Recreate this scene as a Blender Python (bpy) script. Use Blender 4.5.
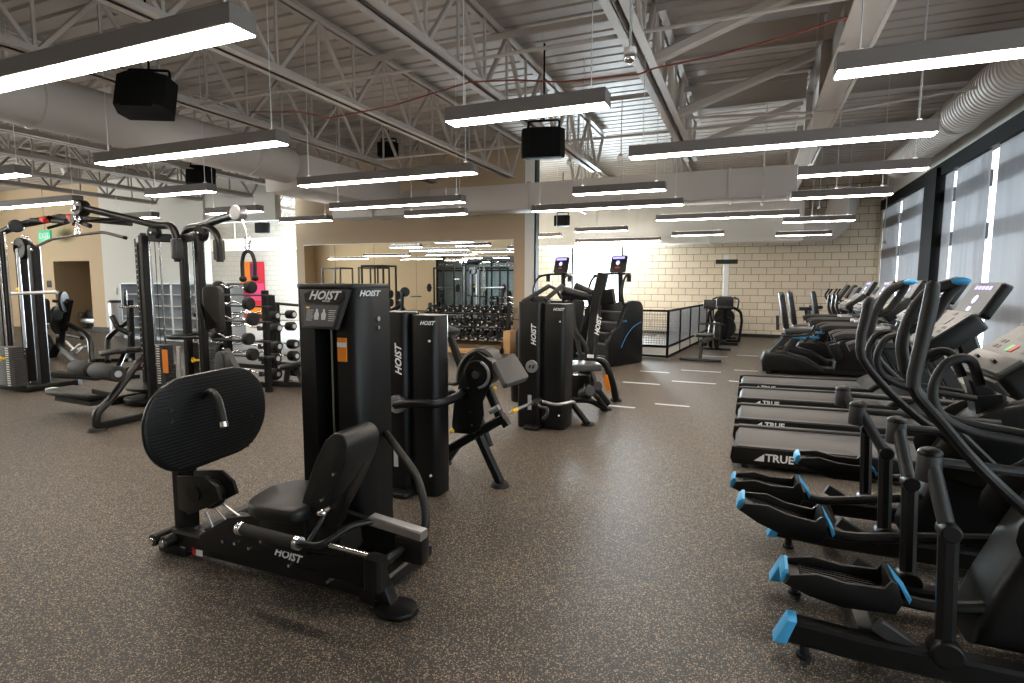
import bpy, bmesh, math, random
from mathutils import Vector, Matrix, Euler
random.seed(7)
PI = math.pi
S = bpy.context.scene
COL = S.collection
for o in list(bpy.data.objects): bpy.data.objects.remove(o)

# ------------------------------------------------------------------ camera
FPX, YAW, PITCH, ROLL, EYE = 566.0, math.radians(22.74), math.radians(5.85), math.radians(.23), 1.54
_cy, _sy, _cp, _sp = math.cos(YAW), math.sin(YAW), math.cos(PITCH), math.sin(PITCH)
CF = Vector((-_sy*_cp, _cy*_cp, -_sp)); CR = Vector((_cy, _sy, 0)); CU = CR.cross(CF)
_c, _s = math.cos(ROLL), math.sin(ROLL)
CR, CU = CR*_c + CU*_s, CU*_c - CR*_s
CO = Vector((0, 0, EYE))
cam = bpy.data.cameras.new('camera'); camo = bpy.data.objects.new('camera', cam); COL.objects.link(camo)
cam.sensor_width = 36; cam.lens = FPX*36/1024; cam.clip_start = .05; cam.clip_end = 200
camo.matrix_world = Matrix(((CR.x, CU.x, -CF.x, 0), (CR.y, CU.y, -CF.y, 0), (CR.z, CU.z, -CF.z, EYE), (0, 0, 0, 1)))
S.camera = camo

# measuring helpers: the real point at a known depth
def ray(x, y): return CF + CR*((x-512)/FPX) - CU*((y-341.5)/FPX)
def P(x, y, Y):
    d = ray(x, y); return CO + d*(Y/d.y)
def PX(x, y, X):
    d = ray(x, y); return CO + d*(X/d.x)
def PZ(x, y, z=0):
    d = ray(x, y); return CO + d*((z-EYE)/d.z)

# ------------------------------------------------------------------ light and exposure
SKY = 3.6
LAMP = 30.0
CEIL_GLOW = 4.5
w = bpy.data.worlds.new('sky'); S.world = w; w.use_nodes = True
w.node_tree.nodes['Background'].inputs[0].default_value = (.95, .975, 1, 1)
w.node_tree.nodes['Background'].inputs[1].default_value = SKY
S.view_settings.view_transform = 'Standard'; S.view_settings.look = 'None'
S.view_settings.gamma = 1; S.view_settings.use_curve_mapping = False
S.view_settings.exposure = 0.44
def area(name, loc, rot, sx, sy, power, col=(1, 1, 1)):
    l = bpy.data.lights.new(name, 'AREA'); l.shape = 'RECTANGLE'; l.size = sx; l.size_y = sy
    l.energy = power; l.color = col
    o = bpy.data.objects.new(name, l); COL.objects.link(o); o.location = loc; o.rotation_euler = rot
    return o
# daylight entering by the windows of the back wall (outside the glass)
area('window_daylight', (-4.6, 18.5, 1.8), (-PI/2, 0, 0), 1.9, 2.6, 2500, (.85, .93, 1))
area('window_daylight', (-14.2, 18.5, 1.6), (-PI/2, 0, 0), 4.6, 2.8, 4500, (.88, .94, 1))

area('left_fill_light', (-25.45, 3.5, 2.2), (0, -PI/2, 0), 2.6, 9, 1100, (1, .93, .84))  # added fill from beyond the far left wall, brightens the left side
# ------------------------------------------------------------------ materials
MATS = {}
def mat(name, col, rough=.5, metal=0, emit=None, es=1, spec=.38, bump=None, alpha=None):
    m = bpy.data.materials.new(name); m.use_nodes = True
    nt = m.node_tree; b = nt.nodes['Principled BSDF']
    b.inputs['Base Color'].default_value = (*col, 1); b.inputs['Roughness'].default_value = rough
    b.inputs['Metallic'].default_value = metal; b.inputs['Specular IOR Level'].default_value = spec
    if emit: b.inputs['Emission Color'].default_value = (*emit, 1); b.inputs['Emission Strength'].default_value = es
    if bump:
        sc, st = bump
        n = nt.nodes.new('ShaderNodeTexNoise'); n.inputs['Scale'].default_value = sc; n.inputs['Detail'].default_value = 3
        tc = nt.nodes.new('ShaderNodeTexCoord'); nt.links.new(tc.outputs['Object'], n.inputs['Vector'])
        bp = nt.nodes.new('ShaderNodeBump'); bp.inputs['Strength'].default_value = st; bp.inputs['Distance'].default_value = .01
        nt.links.new(n.outputs['Fac'], bp.inputs['Height']); nt.links.new(bp.outputs['Normal'], b.inputs['Normal'])
        r = nt.nodes.new('ShaderNodeMapRange'); r.inputs['To Min'].default_value = max(.03, rough-.06); r.inputs['To Max'].default_value = rough+.08
        nt.links.new(n.outputs['Fac'], r.inputs['Value']); nt.links.new(r.outputs['Result'], b.inputs['Roughness'])
    MATS[name] = m; return m
BLK = mat('black_powder_coat', (.006, .0058, .0056), .36, spec=.3, bump=(60, .05))
SHR = mat('black_shroud_plastic', (.0055, .0055, .0055), .38, spec=.28, bump=(30, .03))
VIN = mat('black_vinyl', (.011, .0105, .0105), .42, bump=(140, .12))
GRV = mat('dark_grey_vinyl', (.055, .052, .052), .5, bump=(140, .12))
RUB = mat('black_rubber', (.008, .008, .008), .6, bump=(80, .2))
FOAM = mat('dark_foam', (.02, .019, .018), .75, bump=(200, .2))
GRIP = mat('brown_black_grip', (.013, .0115, .0105), .55, bump=(200, .1))
CHR = mat('chrome', (.75, .75, .77), .18, 1, bump=(20, .01))
STK = mat('weight_stack_grey', (.04, .04, .042), .45, bump=(60, .05))
STL = mat('brushed_steel', (.5, .5, .52), .35, 1, bump=(90, .03))
ALU = mat('satin_aluminium', (.62, .63, .65), .45, .6, bump=(60, .03))
IRON = mat('cast_iron_plate', (.01, .01, .01), .45, bump=(50, .15))
WHT = mat('white_print', (.75, .75, .75), .5, bump=(30, .01))
SIL = mat('silver_print', (.5, .5, .52), .4, .3, bump=(30, .01))
YEL = mat('yellow_knob', (.85, .55, .02), .4, bump=(30, .01))
ORG = mat('orange_sticker', (.85, .25, .02), .5, bump=(30, .01))
RED = mat('red_plastic', (.5, .03, .02), .5, bump=(30, .01))
BLU = mat('blue_plastic', (.06, .36, .68), .4, bump=(30, .01))
GRY = mat('grey_console', (.06, .059, .058), .4, bump=(60, .02))
DGY = mat('dark_grey_plastic', (.03, .03, .031), .45, bump=(60, .03))
MGY = mat('badge_grey', (.25, .25, .26), .4, .5, bump=(60, .03))
SCRN = mat('dark_screen', (.01, .01, .012), .35, bump=(10, .001))
LEDP = mat('lit_purple_led', (.1, .1, .5), .4, emit=(.35, .3, 1), es=1.6, bump=(30, .01))
LEDW = mat('lit_white_icon', (.5, .5, .6), .4, emit=(.6, .65, 1), es=.8, bump=(30, .01))
GRN = mat('green_key', (.05, .5, .12), .4, bump=(30, .01))
PLC = mat('grey_placard', (.06, .06, .065), .35, bump=(30, .01))
CEIL = mat('ceiling_paint', (.4, .36, .325), .6, bump=(10, .05))
DUCT = mat('duct_paint', (.5, .46, .43), .5, bump=(6, .05))
LAMPB = mat('lamp_housing_grey', (.17, .15, .14), .5, bump=(30, .02))
LIT = mat('lit_diffuser', (1, 1, 1), .5, emit=(1, .89, .77), es=LAMP, bump=(10, .001))
GLOW = mat('added_ceiling_glow', (1, 1, 1), .5, emit=(1, .89, .77), es=CEIL_GLOW, bump=(10, .001))  # added upward glow that brightens the ceiling
SPK = mat('speaker_black', (.005, .005, .005), .7, spec=.1, bump=(150, .2))
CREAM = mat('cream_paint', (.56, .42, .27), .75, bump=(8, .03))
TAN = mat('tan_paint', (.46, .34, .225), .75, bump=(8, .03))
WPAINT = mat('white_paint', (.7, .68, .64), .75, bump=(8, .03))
DARK = mat('dark_trim', (.012, .012, .013), .55, bump=(20, .03))
FRAMEB = mat('window_frame_black', (.004, .004, .0045), .6, spec=.12, bump=(20, .03))
WOOD = mat('light_wood', (.5, .3, .14), .55, bump=(12, .1))
DOORW = mat('door_wood', (.55, .27, .08), .5, bump=(12, .1))
CONDUIT = mat('red_cable', (.2, .05, .03), .5, bump=(30, .02))
BELT = mat('treadmill_belt', (.075, .069, .065), .62, bump=(220, .25))
MIRR = mat('mirror_glass', (.84, .86, .84), 0.0, 1)
_n = MIRR.node_tree.nodes.new('ShaderNodeTexNoise'); _n.inputs['Scale'].default_value = .7
_r = MIRR.node_tree.nodes.new('ShaderNodeMapRange'); _r.inputs['To Min'].default_value = 0; _r.inputs['To Max'].default_value = .012
MIRR.node_tree.links.new(_n.outputs['Fac'], _r.inputs['Value']); MIRR.node_tree.links.new(_r.outputs['Result'], MIRR.node_tree.nodes['Principled BSDF'].inputs['Roughness'])
GLASS = bpy.data.materials.new('clear_glass'); GLASS.use_nodes = True
_nt = GLASS.node_tree; _nt.nodes.remove(_nt.nodes['Principled BSDF'])
_a = _nt.nodes.new('ShaderNodeBsdfTransparent'); _a.inputs[0].default_value = (.93, .97, .98, 1)
_b = _nt.nodes.new('ShaderNodeBsdfGlossy'); _b.inputs['Roughness'].default_value = .03
_m = _nt.nodes.new('ShaderNodeMixShader'); _m.inputs[0].default_value = .07
_nt.links.new(_a.outputs[0], _m.inputs[1]); _nt.links.new(_b.outputs[0], _m.inputs[2]); _nt.links.new(_m.outputs[0], _nt.nodes['Material Output'].inputs[0])

def floor_mat():
    m = bpy.data.materials.new('speckled_rubber'); m.use_nodes = True; nt = m.node_tree; b = nt.nodes['Principled BSDF']
    tc = nt.nodes.new('ShaderNodeTexCoord'); L = nt.links.new
    n0 = nt.nodes.new('ShaderNodeTexNoise'); n0.inputs['Scale'].default_value = 110; n0.inputs['Detail'].default_value = 2
    L(tc.outputs['Object'], n0.inputs['Vector'])
    mx = nt.nodes.new('ShaderNodeMix'); mx.data_type = 'VECTOR'; mx.inputs['Factor'].default_value = .012
    L(tc.outputs['Object'], mx.inputs[4]); L(n0.outputs['Color'], mx.inputs[5])
    cur = None
    base = nt.nodes.new('ShaderNodeTexNoise'); base.inputs['Scale'].default_value = 1.3; base.inputs['Detail'].default_value = 6
    L(tc.outputs['Object'], base.inputs['Vector'])
    cr = nt.nodes.new('ShaderNodeValToRGB'); cr.color_ramp.elements[0].color = (.024, .022, .021, 1); cr.color_ramp.elements[1].color = (.036, .033, .031, 1)
    L(base.outputs['Fac'], cr.inputs[0]); cur = cr.outputs[0]
    for sc, th, col in ((135, .24, (.44, .31, .175)), (190, .24, (.33, .26, .18)), (100, .16, (.18, .145, .115))):
        v = nt.nodes.new('ShaderNodeTexVoronoi'); v.inputs['Scale'].default_value = sc; L(mx.outputs[1], v.inputs['Vector'])
        sp = nt.nodes.new('ShaderNodeSeparateColor'); L(v.outputs['Color'], sp.inputs[0])
        a = nt.nodes.new('ShaderNodeMath'); a.operation = 'LESS_THAN'; a.inputs[1].default_value = th; L(sp.outputs[0], a.inputs[0])
        d = nt.nodes.new('ShaderNodeMath'); d.operation = 'LESS_THAN'; d.inputs[1].default_value = .42; L(v.outputs['Distance'], d.inputs[0])
        f = nt.nodes.new('ShaderNodeMath'); f.operation = 'MULTIPLY'; L(a.outputs[0], f.inputs[0]); L(d.outputs[0], f.inputs[1])
        mc = nt.nodes.new('ShaderNodeMix'); mc.data_type = 'RGBA'; L(f.outputs[0], mc.inputs['Factor']); L(cur, mc.inputs[6]); mc.inputs[7].default_value = (*col, 1)
        cur = mc.outputs[2]
    L(cur, b.inputs['Base Color']); b.inputs['Roughness'].default_value = .5; b.inputs['Specular IOR Level'].default_value = .42
    bn = nt.nodes.new('ShaderNodeTexNoise'); bn.inputs['Scale'].default_value = 160; L(tc.outputs['Object'], bn.inputs['Vector'])
    bp = nt.nodes.new('ShaderNodeBump'); bp.inputs['Strength'].default_value = .25; bp.inputs['Distance'].default_value = .004
    L(bn.outputs['Fac'], bp.inputs['Height']); L(bp.outputs['Normal'], b.inputs['Normal'])
    return m
FLOOR = floor_mat()
def block_mat(name, c1, c2, mortar, vert):
    m = bpy.data.materials.new(name); m.use_nodes = True; nt = m.node_tree; b = nt.nodes['Principled BSDF']; L = nt.links.new
    tc = nt.nodes.new('ShaderNodeTexCoord'); sp = nt.nodes.new('ShaderNodeSeparateXYZ'); cb = nt.nodes.new('ShaderNodeCombineXYZ')
    L(tc.outputs['Object'], sp.inputs[0]); L(sp.outputs[vert], cb.inputs[0]); L(sp.outputs[2], cb.inputs[1])
    t = nt.nodes.new('ShaderNodeTexBrick'); L(cb.outputs[0], t.inputs['Vector'])
    t.inputs['Scale'].default_value = 1; t.inputs['Brick Width'].default_value = .406; t.inputs['Row Height'].default_value = .203
    t.inputs['Mortar Size'].default_value = .0085; t.inputs['Mortar Smooth'].default_value = .2; t.inputs['Bias'].default_value = 0
    t.inputs['Color1'].default_value = (*c1, 1); t.inputs['Color2'].default_value = (*c2, 1); t.inputs['Mortar'].default_value = (*mortar, 1)
    n = nt.nodes.new('ShaderNodeTexNoise'); n.inputs['Scale'].default_value = 40; n.inputs['Detail'].default_value = 5; L(tc.outputs['Object'], n.inputs['Vector'])
    mm = nt.nodes.new('ShaderNodeMix'); mm.data_type = 'RGBA'; mm.blend_type = 'MULTIPLY'; mm.inputs['Factor'].default_value = .3
    L(t.outputs['Color'], mm.inputs[6]); L(n.outputs['Color'], mm.inputs[7]); L(mm.outputs[2], b.inputs['Base Color'])
    b.inputs['Roughness'].default_value = .85
    bp = nt.nodes.new('ShaderNodeBump'); bp.inputs['Strength'].default_value = .6; bp.inputs['Distance'].default_value = .01; bp.invert = True
    L(t.outputs['Fac'], bp.inputs['Height']); L(bp.outputs['Normal'], b.inputs['Normal'])
    return m
BLOCK = block_mat('tan_concrete_block', (.8, .71, .57), (.74, .64, .5), (.3, .22, .15), 0)
BLOCKW = block_mat('white_painted_block', (.8, .78, .74), (.77, .75, .71), (.55, .53, .5), 0)
def shade_mat():
    m = bpy.data.materials.new('solar_shade_fabric'); m.use_nodes = True; nt = m.node_tree; nt.nodes.remove(nt.nodes['Principled BSDF']); L = nt.links.new
    tc = nt.nodes.new('ShaderNodeTexCoord'); mp = nt.nodes.new('ShaderNodeMapping'); mp.inputs['Scale'].default_value = (1, 9, .25)
    n = nt.nodes.new('ShaderNodeTexNoise'); n.inputs['Scale'].default_value = 3; n.inputs['Detail'].default_value = 4
    L(tc.outputs['Object'], mp.inputs[0]); L(mp.outputs[0], n.inputs['Vector'])
    cr = nt.nodes.new('ShaderNodeValToRGB'); cr.color_ramp.elements[0].color = (.23, .23, .243, 1); cr.color_ramp.elements[1].color = (.29, .29, .305, 1)
    L(n.outputs['Fac'], cr.inputs[0])
    d = nt.nodes.new('ShaderNodeBsdfDiffuse'); t = nt.nodes.new('ShaderNodeBsdfTranslucent'); x = nt.nodes.new('ShaderNodeBsdfTransparent')
    L(cr.outputs[0], d.inputs[0]); L(cr.outputs[0], t.inputs[0]); x.inputs[0].default_value = (.8, .85, .92, 1)
    a = nt.nodes.new('ShaderNodeMixShader'); a.inputs[0].default_value = .2; b = nt.nodes.new('ShaderNodeMixShader'); b.inputs[0].default_value = .03
    L(d.outputs[0], a.inputs[1]); L(t.outputs[0], a.inputs[2]); L(a.outputs[0], b.inputs[1]); L(x.outputs[0], b.inputs[2])
    L(b.outputs[0], nt.nodes['Material Output'].inputs[0]); return m
SHADE = shade_mat()

# ------------------------------------------------------------------ geometry helpers
def V(*a): return Vector(a[0]) if len(a) == 1 else Vector(a)
def fillet(pts, r, n=5):
    pts = [V(p) for p in pts]
    if r <= 0 or len(pts) < 3: return pts
    out = [pts[0]]
    for i in range(1, len(pts)-1):
        a, b, c = pts[i-1], pts[i], pts[i+1]
        u, v = (a-b), (c-b); lu, lv = u.length, v.length
        if lu < 1e-6 or lv < 1e-6: continue
        t = min(r, lu*.49, lv*.49); p, q = b+u/lu*t, b+v/lv*t
        for k in range(n+1):
            s = k/n; out.append(p*(1-s)**2 + b*2*s*(1-s) + q*s*s)
    out.append(pts[-1]); return out
_tc = {}
def text_data(s, bold=.02, shear=0.0):
    k = (s, bold, shear)
    if k not in _tc:
        c = bpy.data.curves.new('lettering', 'FONT'); c.body = s; c.size = 1; c.offset = bold; c.shear = shear
        c.align_x = 'CENTER'; c.align_y = 'CENTER'; c.resolution_u = 2
        o = bpy.data.objects.new('lettering', c); COL.objects.link(o)
        dg = bpy.context.evaluated_depsgraph_get(); me = bpy.data.meshes.new_from_object(o.evaluated_get(dg))
        _tc[k] = ([v.co.copy() for v in me.vertices], [list(p.vertices) for p in me.polygons])
        bpy.data.objects.remove(o); bpy.data.curves.remove(c); bpy.data.meshes.remove(me)
    return _tc[k]
SPLIT = set('stiffener grip_bar support_leg base_tube front_foot rear_foot rubber_foot leveller suspension_wire hanger padded_grip arm_roller ankle_roller cross_member joint_ring arm_bracket low_arm chin_grip red_collar handle pedal arm_pulley cable yellow_knob blue_trim heart_rate_grip shelf_rail spout ledge_peg plate_bolt seat_post pin_port crossbeam rope_arm top_arm flange grip_collar monitor_arm bar_hook foot_rack duct_body pulley seat foot_rail_top kick_board frame uprights upright head_block bolt guide_rod backrest_screw'.split())
class MB:
    def __init__(s): s.v = []; s.f = []; s.sm = []
    def add(s, vs, fs, smooth=False, M=None):
        b = len(s.v); s.st = getattr(s, 'st', [])+[(b, len(s.f))]
        s.v += [(M @ V(p)) if M else V(p) for p in vs]
        s.f += [[i+b for i in f] for f in fs]; s.sm += [smooth]*len(fs); return s
    def bm(s, bm, smooth=False, M=None):
        bm.verts.index_update()
        s.add([v.co.copy() for v in bm.verts], [[v.index for v in f.verts] for f in bm.faces], smooth, M); bm.free(); return s
    def box(s, c, sz, rot=None, bev=0, seg=2, smooth=None):
        b = bmesh.new(); bmesh.ops.create_cube(b, size=1)
        for v in b.verts: v.co = Vector((v.co.x*sz[0], v.co.y*sz[1], v.co.z*sz[2]))
        if bev > 0: bmesh.ops.bevel(b, geom=list(b.edges), offset=min(bev, min(sz)*.49), segments=seg, profile=.5, affect='EDGES', clamp_overlap=True)
        M = Matrix.Translation(c)
        if rot is not None: M = M @ (rot if isinstance(rot, Matrix) else Euler(rot).to_matrix().to_4x4())
        return s.bm(b, (bev > 0) if smooth is None else smooth, M)
    def span(s, a, b, bev=0, seg=2):
        a, b = V(a), V(b); return s.box((a+b)/2, [abs(b[i]-a[i]) for i in range(3)], None, bev, seg)
    def tube(s, pts, r, seg=10, fil=0, cap=True, radii=None):
        pts = fillet(pts, fil) if not radii else [V(p) for p in pts]
        n = len(pts); T = []
        for i in range(n):
            t = pts[min(i+1, n-1)] - pts[max(i-1, 0)]; T.append(t.normalized() if t.length > 1e-9 else Vector((0, 0, 1)))
        u = T[0].orthogonal().normalized(); vs = []; fs = []
        for i in range(n):
            u = (u - T[i]*u.dot(T[i])); u = u.normalized() if u.length > 1e-6 else T[i].orthogonal().normalized(); w_ = T[i].cross(u)
            rr = radii[i] if radii else r
            for k in range(seg):
                a = 2*PI*k/seg; vs.append(pts[i] + (u*math.cos(a)+w_*math.sin(a))*rr)
        for i in range(n-1):
            for k in range(seg): fs.append([i*seg+k, i*seg+(k+1) % seg, (i+1)*seg+(k+1) % seg, (i+1)*seg+k])
        s.add(vs, fs, True)
        if cap: s.add(vs[:seg], [list(range(seg))[::-1]]); s.add(vs[-seg:], [list(range(seg))])
        return s
    def bar(s, pts, w_, h, side=(0, 1, 0), fil=0, rc=.15):
        """rectangular section w_ (along side) x h swept along pts"""
        pts = fillet(pts, fil); n = len(pts); side = V(side).normalized(); c = min(w_, h)*rc
        prof = [(-w_/2+c, -h/2), (w_/2-c, -h/2), (w_/2, -h/2+c), (w_/2, h/2-c), (w_/2-c, h/2), (-w_/2+c, h/2), (-w_/2, h/2-c), (-w_/2, -h/2+c)]
        vs = []; fs = []
        for i in range(n):
            t = (pts[min(i+1, n-1)]-pts[max(i-1, 0)]).normalized()
            sd = side - t*side.dot(t); sd = sd.normalized() if sd.length > 1e-4 else t.orthogonal().normalized(); up = t.cross(sd)
            vs += [pts[i]+sd*a+up*b for a, b in prof]
        for i in range(n-1):
            for k in range(8): fs.append([i*8+k, i*8+(k+1) % 8, (i+1)*8+(k+1) % 8, (i+1)*8+k])
        fs += [list(range(8))[::-1], [(n-1)*8+k for k in range(8)]]
        return s.add(vs, fs)
    def cyl(s, a, b, r, r2=None, seg=20, bev=0):
        a, b = V(a), V(b); r2 = r if r2 is None else r2; d = b-a; L = d.length; t = d/L
        if bev > 0: st = [(0, r-bev), (bev*.3, r-bev*.3), (bev, r), (L-bev, r2), (L-bev*.3, r2-bev*.3), (L, r2-bev)]
        else: st = [(0, r), (L, r2)]
        u = t.orthogonal().normalized(); w_ = t.cross(u); vs = []; fs = []
        for z, rr in st:
            for k in range(seg): vs.append(a+t*z+(u*math.cos(2*PI*k/seg)+w_*math.sin(2*PI*k/seg))*rr)
        for i in range(len(st)-1):
            for k in range(seg): fs.append([i*seg+k, i*seg+(k+1) % seg, (i+1)*seg+(k+1) % seg, (i+1)*seg+k])
        s.add(vs, fs, True); s.add(vs[:seg], [list(range(seg))[::-1]]); s.add(vs[-seg:], [list(range(seg))]); return s
    def prism(s, pts, M, d, bev=0, seg=2):
        """2-D outline pts in the local xy plane of M, extruded from -d/2 to d/2 along local z"""
        b = bmesh.new(); lo = [b.verts.new((x, y, -d/2)) for x, y in pts]; f = b.faces.new(lo)
        r = bmesh.ops.extrude_face_region(b, geom=[f]); up = [g for g in r['geom'] if isinstance(g, bmesh.types.BMVert)]
        for v in up: v.co.z = d/2
        bmesh.ops.recalc_face_normals(b, faces=list(b.faces))
        if bev > 0:
            es = [e for e in b.edges if abs(e.verts[0].co.z-e.verts[1].co.z) < 1e-6]
            bmesh.ops.bevel(b, geom=es, offset=min(bev, d*.45), segments=seg, profile=.5, affect='EDGES', clamp_overlap=True)
        return s.bm(b, False, M)
    def sph(s, c, r, sc=(1, 1, 1), seg=12, rot=None):
        b = bmesh.new(); bmesh.ops.create_uvsphere(b, u_segments=seg, v_segments=max(6, seg*2//3), radius=r)
        M = Matrix.Translation(c) @ (Euler(rot).to_matrix().to_4x4() if rot else Matrix()) @ Matrix.Diagonal((*sc, 1))
        return s.bm(b, True, M)
    def ring(s, c, n, R, r, seg=24, rs=8, a0=0, a1=2*PI):
        n = V(n).normalized(); u = n.orthogonal().normalized(); w_ = n.cross(u); full = abs(a1-a0-2*PI) < 1e-6
        pts = [V(c)+(u*math.cos(a0+(a1-a0)*k/seg)+w_*math.sin(a0+(a1-a0)*k/seg))*R for k in range(seg+1)]
        return s.tube(pts, r, rs, cap=not full)
    def text(s, t, M, size, bold=.02, shear=0):
        vs, fs = text_data(t, bold, shear); return s.add([v*size for v in vs], fs, False, M)
    def clusters(s, gap=.006):
        st = s.st+[(len(s.v), len(s.f))]; ch = []
        for (a, fa), (b, fb) in zip(st[:-1], st[1:]):
            if b == a: continue
            v = s.v[a:b]; lo = [min(p[i] for p in v)-gap for i in range(3)]; hi = [max(p[i] for p in v)+gap for i in range(3)]
            ch.append([lo, hi, [(a, b, fa, fb)]])
        done = False
        while not done:
            done = True
            for i in range(len(ch)):
                for j in range(i+1, len(ch)):
                    A, B_ = ch[i], ch[j]
                    if all(A[0][k] <= B_[1][k] and B_[0][k] <= A[1][k] for k in range(3)):
                        A[0] = [min(A[0][k], B_[0][k]) for k in range(3)]; A[1] = [max(A[1][k], B_[1][k]) for k in range(3)]; A[2] += B_[2]
                        ch.pop(j); done = False; break
                if not done: break
        out = []
        for lo, hi, seg in ch:
            n = MB(); n.st = [(0, 0)]
            for a, b, fa, fb in seg:
                o = len(n.v); n.v += s.v[a:b]; n.f += [[i-a+o for i in f] for f in s.f[fa:fb]]; n.sm += s.sm[fa:fb]
            out.append(n)
        return out
    def build(s, name, m, parent=None, label=None, world=False, shade=None):
        if not s.v: return None
        if name in SPLIT and len(s.st) > 1:
            cl = s.clusters()
            if len(cl) > 1:
                out = [c.build(name+'', m, parent, label, world) for c in cl]
                return out[0]
        me = bpy.data.meshes.new(name)
        off = Matrix()
        if world and parent is not None:
            rt = parent
            while rt.parent is not None: rt = rt.parent
            off = (Matrix.Translation(rt.location) @ Matrix.Rotation(rt.rotation_euler.z, 4, 'Z')).inverted()
        me.from_pydata([off @ p for p in s.v], [], s.f)
        me.polygons.foreach_set('use_smooth', s.sm)
        me.polygons.foreach_set('use_smooth', [True]*len(s.f)); me.materials.append(m); me.update()
        b = bmesh.new(); b.from_mesh(me); bmesh.ops.recalc_face_normals(b, faces=list(b.faces)); b.to_mesh(me); b.free(); me.set_sharp_from_angle(angle=.62)
        o = bpy.data.objects.new(name, me); COL.objects.link(o)
        if parent is not None: o.parent = parent
        if label: o['label'] = label
        return o
def frame(o, x, y):
    """matrix with local x,y axes at origin o (z = x cross y)"""
    x = V(x).normalized(); y = V(y); z = x.cross(y).normalized(); y = z.cross(x)
    return Matrix(((x.x, y.x, z.x, o[0]), (x.y, y.y, z.y, o[1]), (x.z, y.z, z.z, o[2]), (0, 0, 0, 1)))
XZ = lambda y: frame((0, y, 0), (1, 0, 0), (0, 0, 1))      # outline drawn in world x,z at depth y
YZ = lambda x: frame((x, 0, 0), (0, 1, 0), (0, 0, 1))
XY = lambda z: frame((0, 0, z), (1, 0, 0), (0, 1, 0))
def rrect(x0, y0, x1, y1, r, n=5):
    out = []
    for cx, cy, a in ((x1-r, y0+r, -PI/2), (x1-r, y1-r, 0), (x0+r, y1-r, PI/2), (x0+r, y0+r, PI)):
        for k in range(n+1): t = a+PI/2*k/n; out.append((cx+r*math.cos(t), cy+r*math.sin(t)))
    return out
def thing(name, label, cat, loc=(0, 0, 0), rz=0, group=None):
    o = bpy.data.objects.new(name, None); COL.objects.link(o); o.empty_display_size = .1
    o.location = loc; o.rotation_euler = (0, 0, rz); o['label'] = label; o['category'] = cat
    if group: o['group'] = group
    return o
def tag(o, label, cat, group=None, kind=None):
    o['label'] = label; o['category'] = cat
    if group: o['group'] = group
    if kind: o['kind'] = kind
    return o
def struct(name, mb, m): o = mb.build(name, m); o['kind'] = 'structure'; return o
def kids(o): return [c for c in bpy.data.objects if c.parent == o]
_kc = {}
def dup(o, loc=None, rz=None, label=None, group=None, parent=None):
    c = o.copy(); COL.objects.link(c)
    if parent is not None: c.parent = parent
    if loc is not None: c.location = loc
    if rz is not None: c.rotation_euler = (0, 0, rz)
    if label: c['label'] = label
    if group: c['group'] = group
    if o.name not in _kc: _kc[o.name] = kids(o)
    for k in _kc[o.name]: dup(k, parent=c)
    return c
ORD = ['first', 'second', 'third', 'fourth', 'fifth', 'sixth', 'seventh', 'eighth', 'ninth', 'tenth', 'eleventh', 'twelfth']
def hoist(mb, o, x, y, size): mb.text('HOIST', frame(o, x, y), size, .03, .35)
# ================================================================== the setting
XR, YB, XL, YR, ZC = 3.15, 18.0, -25.0, -7.0, 4.55
struct('floor', MB().span((XL-.2, YR-.2, -.1), (XR+.2, YB+.2, 0)), FLOOR)
# metal roof deck: ribs across the joists
mb = MB(); y = YR; prof = []
while y < YB:
    prof += [(y, ZC), (y+.19, ZC), (y+.205, ZC+.05), (y+.235, ZC+.05)]; y += .25
vs = []; fs = []
for i, (yy, zz) in enumerate(prof): vs += [(XL, yy, zz), (XR, yy, zz)]
for i in range(len(prof)-1): fs.append([2*i, 2*i+1, 2*i+3, 2*i+2])
mb.add(vs, fs); mb.span((XL-.2, YR-.2, ZC+.06), (XR+.2, YB+.2, ZC+.2)); struct('ceiling', mb, CEIL)
# back wall of concrete block with one tall window, and the lighter bay further left
mb = MB(); Z0, Z1 = .75, 3.05; X0, X1 = -5.45, -3.75
mb.span((-8.5, YB, 0), (X0, YB+.2, ZC)); mb.span((X1, YB, 0), (XR, YB+.2, ZC)); mb.span((X0, YB, 0), (X1, YB+.2, Z0)); mb.span((X0, YB, Z1), (X1, YB+.2, ZC))
struct('wall_back', mb, BLOCK)
mb = MB(); mb.span((XL, YB, 0), (-16.6, YB+.2, ZC)); mb.span((-12., YB, 0), (-8.5, YB+.2, ZC)); mb.span((-16.6, YB, 3.0), (-12., YB+.2, ZC))
struct('wall_back_left', mb, BLOCKW)
mb = MB()
for a, b in (((X0, Z0), (X0+.06, Z1)), ((X1-.06, Z0), (X1, Z1)), ((X0, Z1-.06), (X1, Z1)), ((X0, Z0), (X1, Z0+.06))): mb.span((a[0], YB+.04, a[1]), (b[0], YB+.12, b[1]))
w1 = struct('window_1', mb, FRAMEB)
MB().span((X0, YB+.07, Z0), (X1, YB+.08, Z1)).build('pane', GLASS, w1)
mb = MB()
for x in (-16.6, -15.1, -13.6, -12.06): mb.span((x, YB+.04, 0), (x+.06, YB+.12, 3.0))
mb.span((-16.6, YB+.04, 2.94), (-12., YB+.12, 3.0)); mb.span((-16.6, YB+.04, 0), (-12., YB+.12, .06))
w2 = struct('window_2', mb, ALU)
MB().span((-16.6, YB+.07, 0), (-12., YB+.08, 3.0)).build('pane', GLASS, w2)
struct('baseboard_back', MB().span((-8.5, YB-.015, 0), (XR, YB, .1)), DARK)
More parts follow.
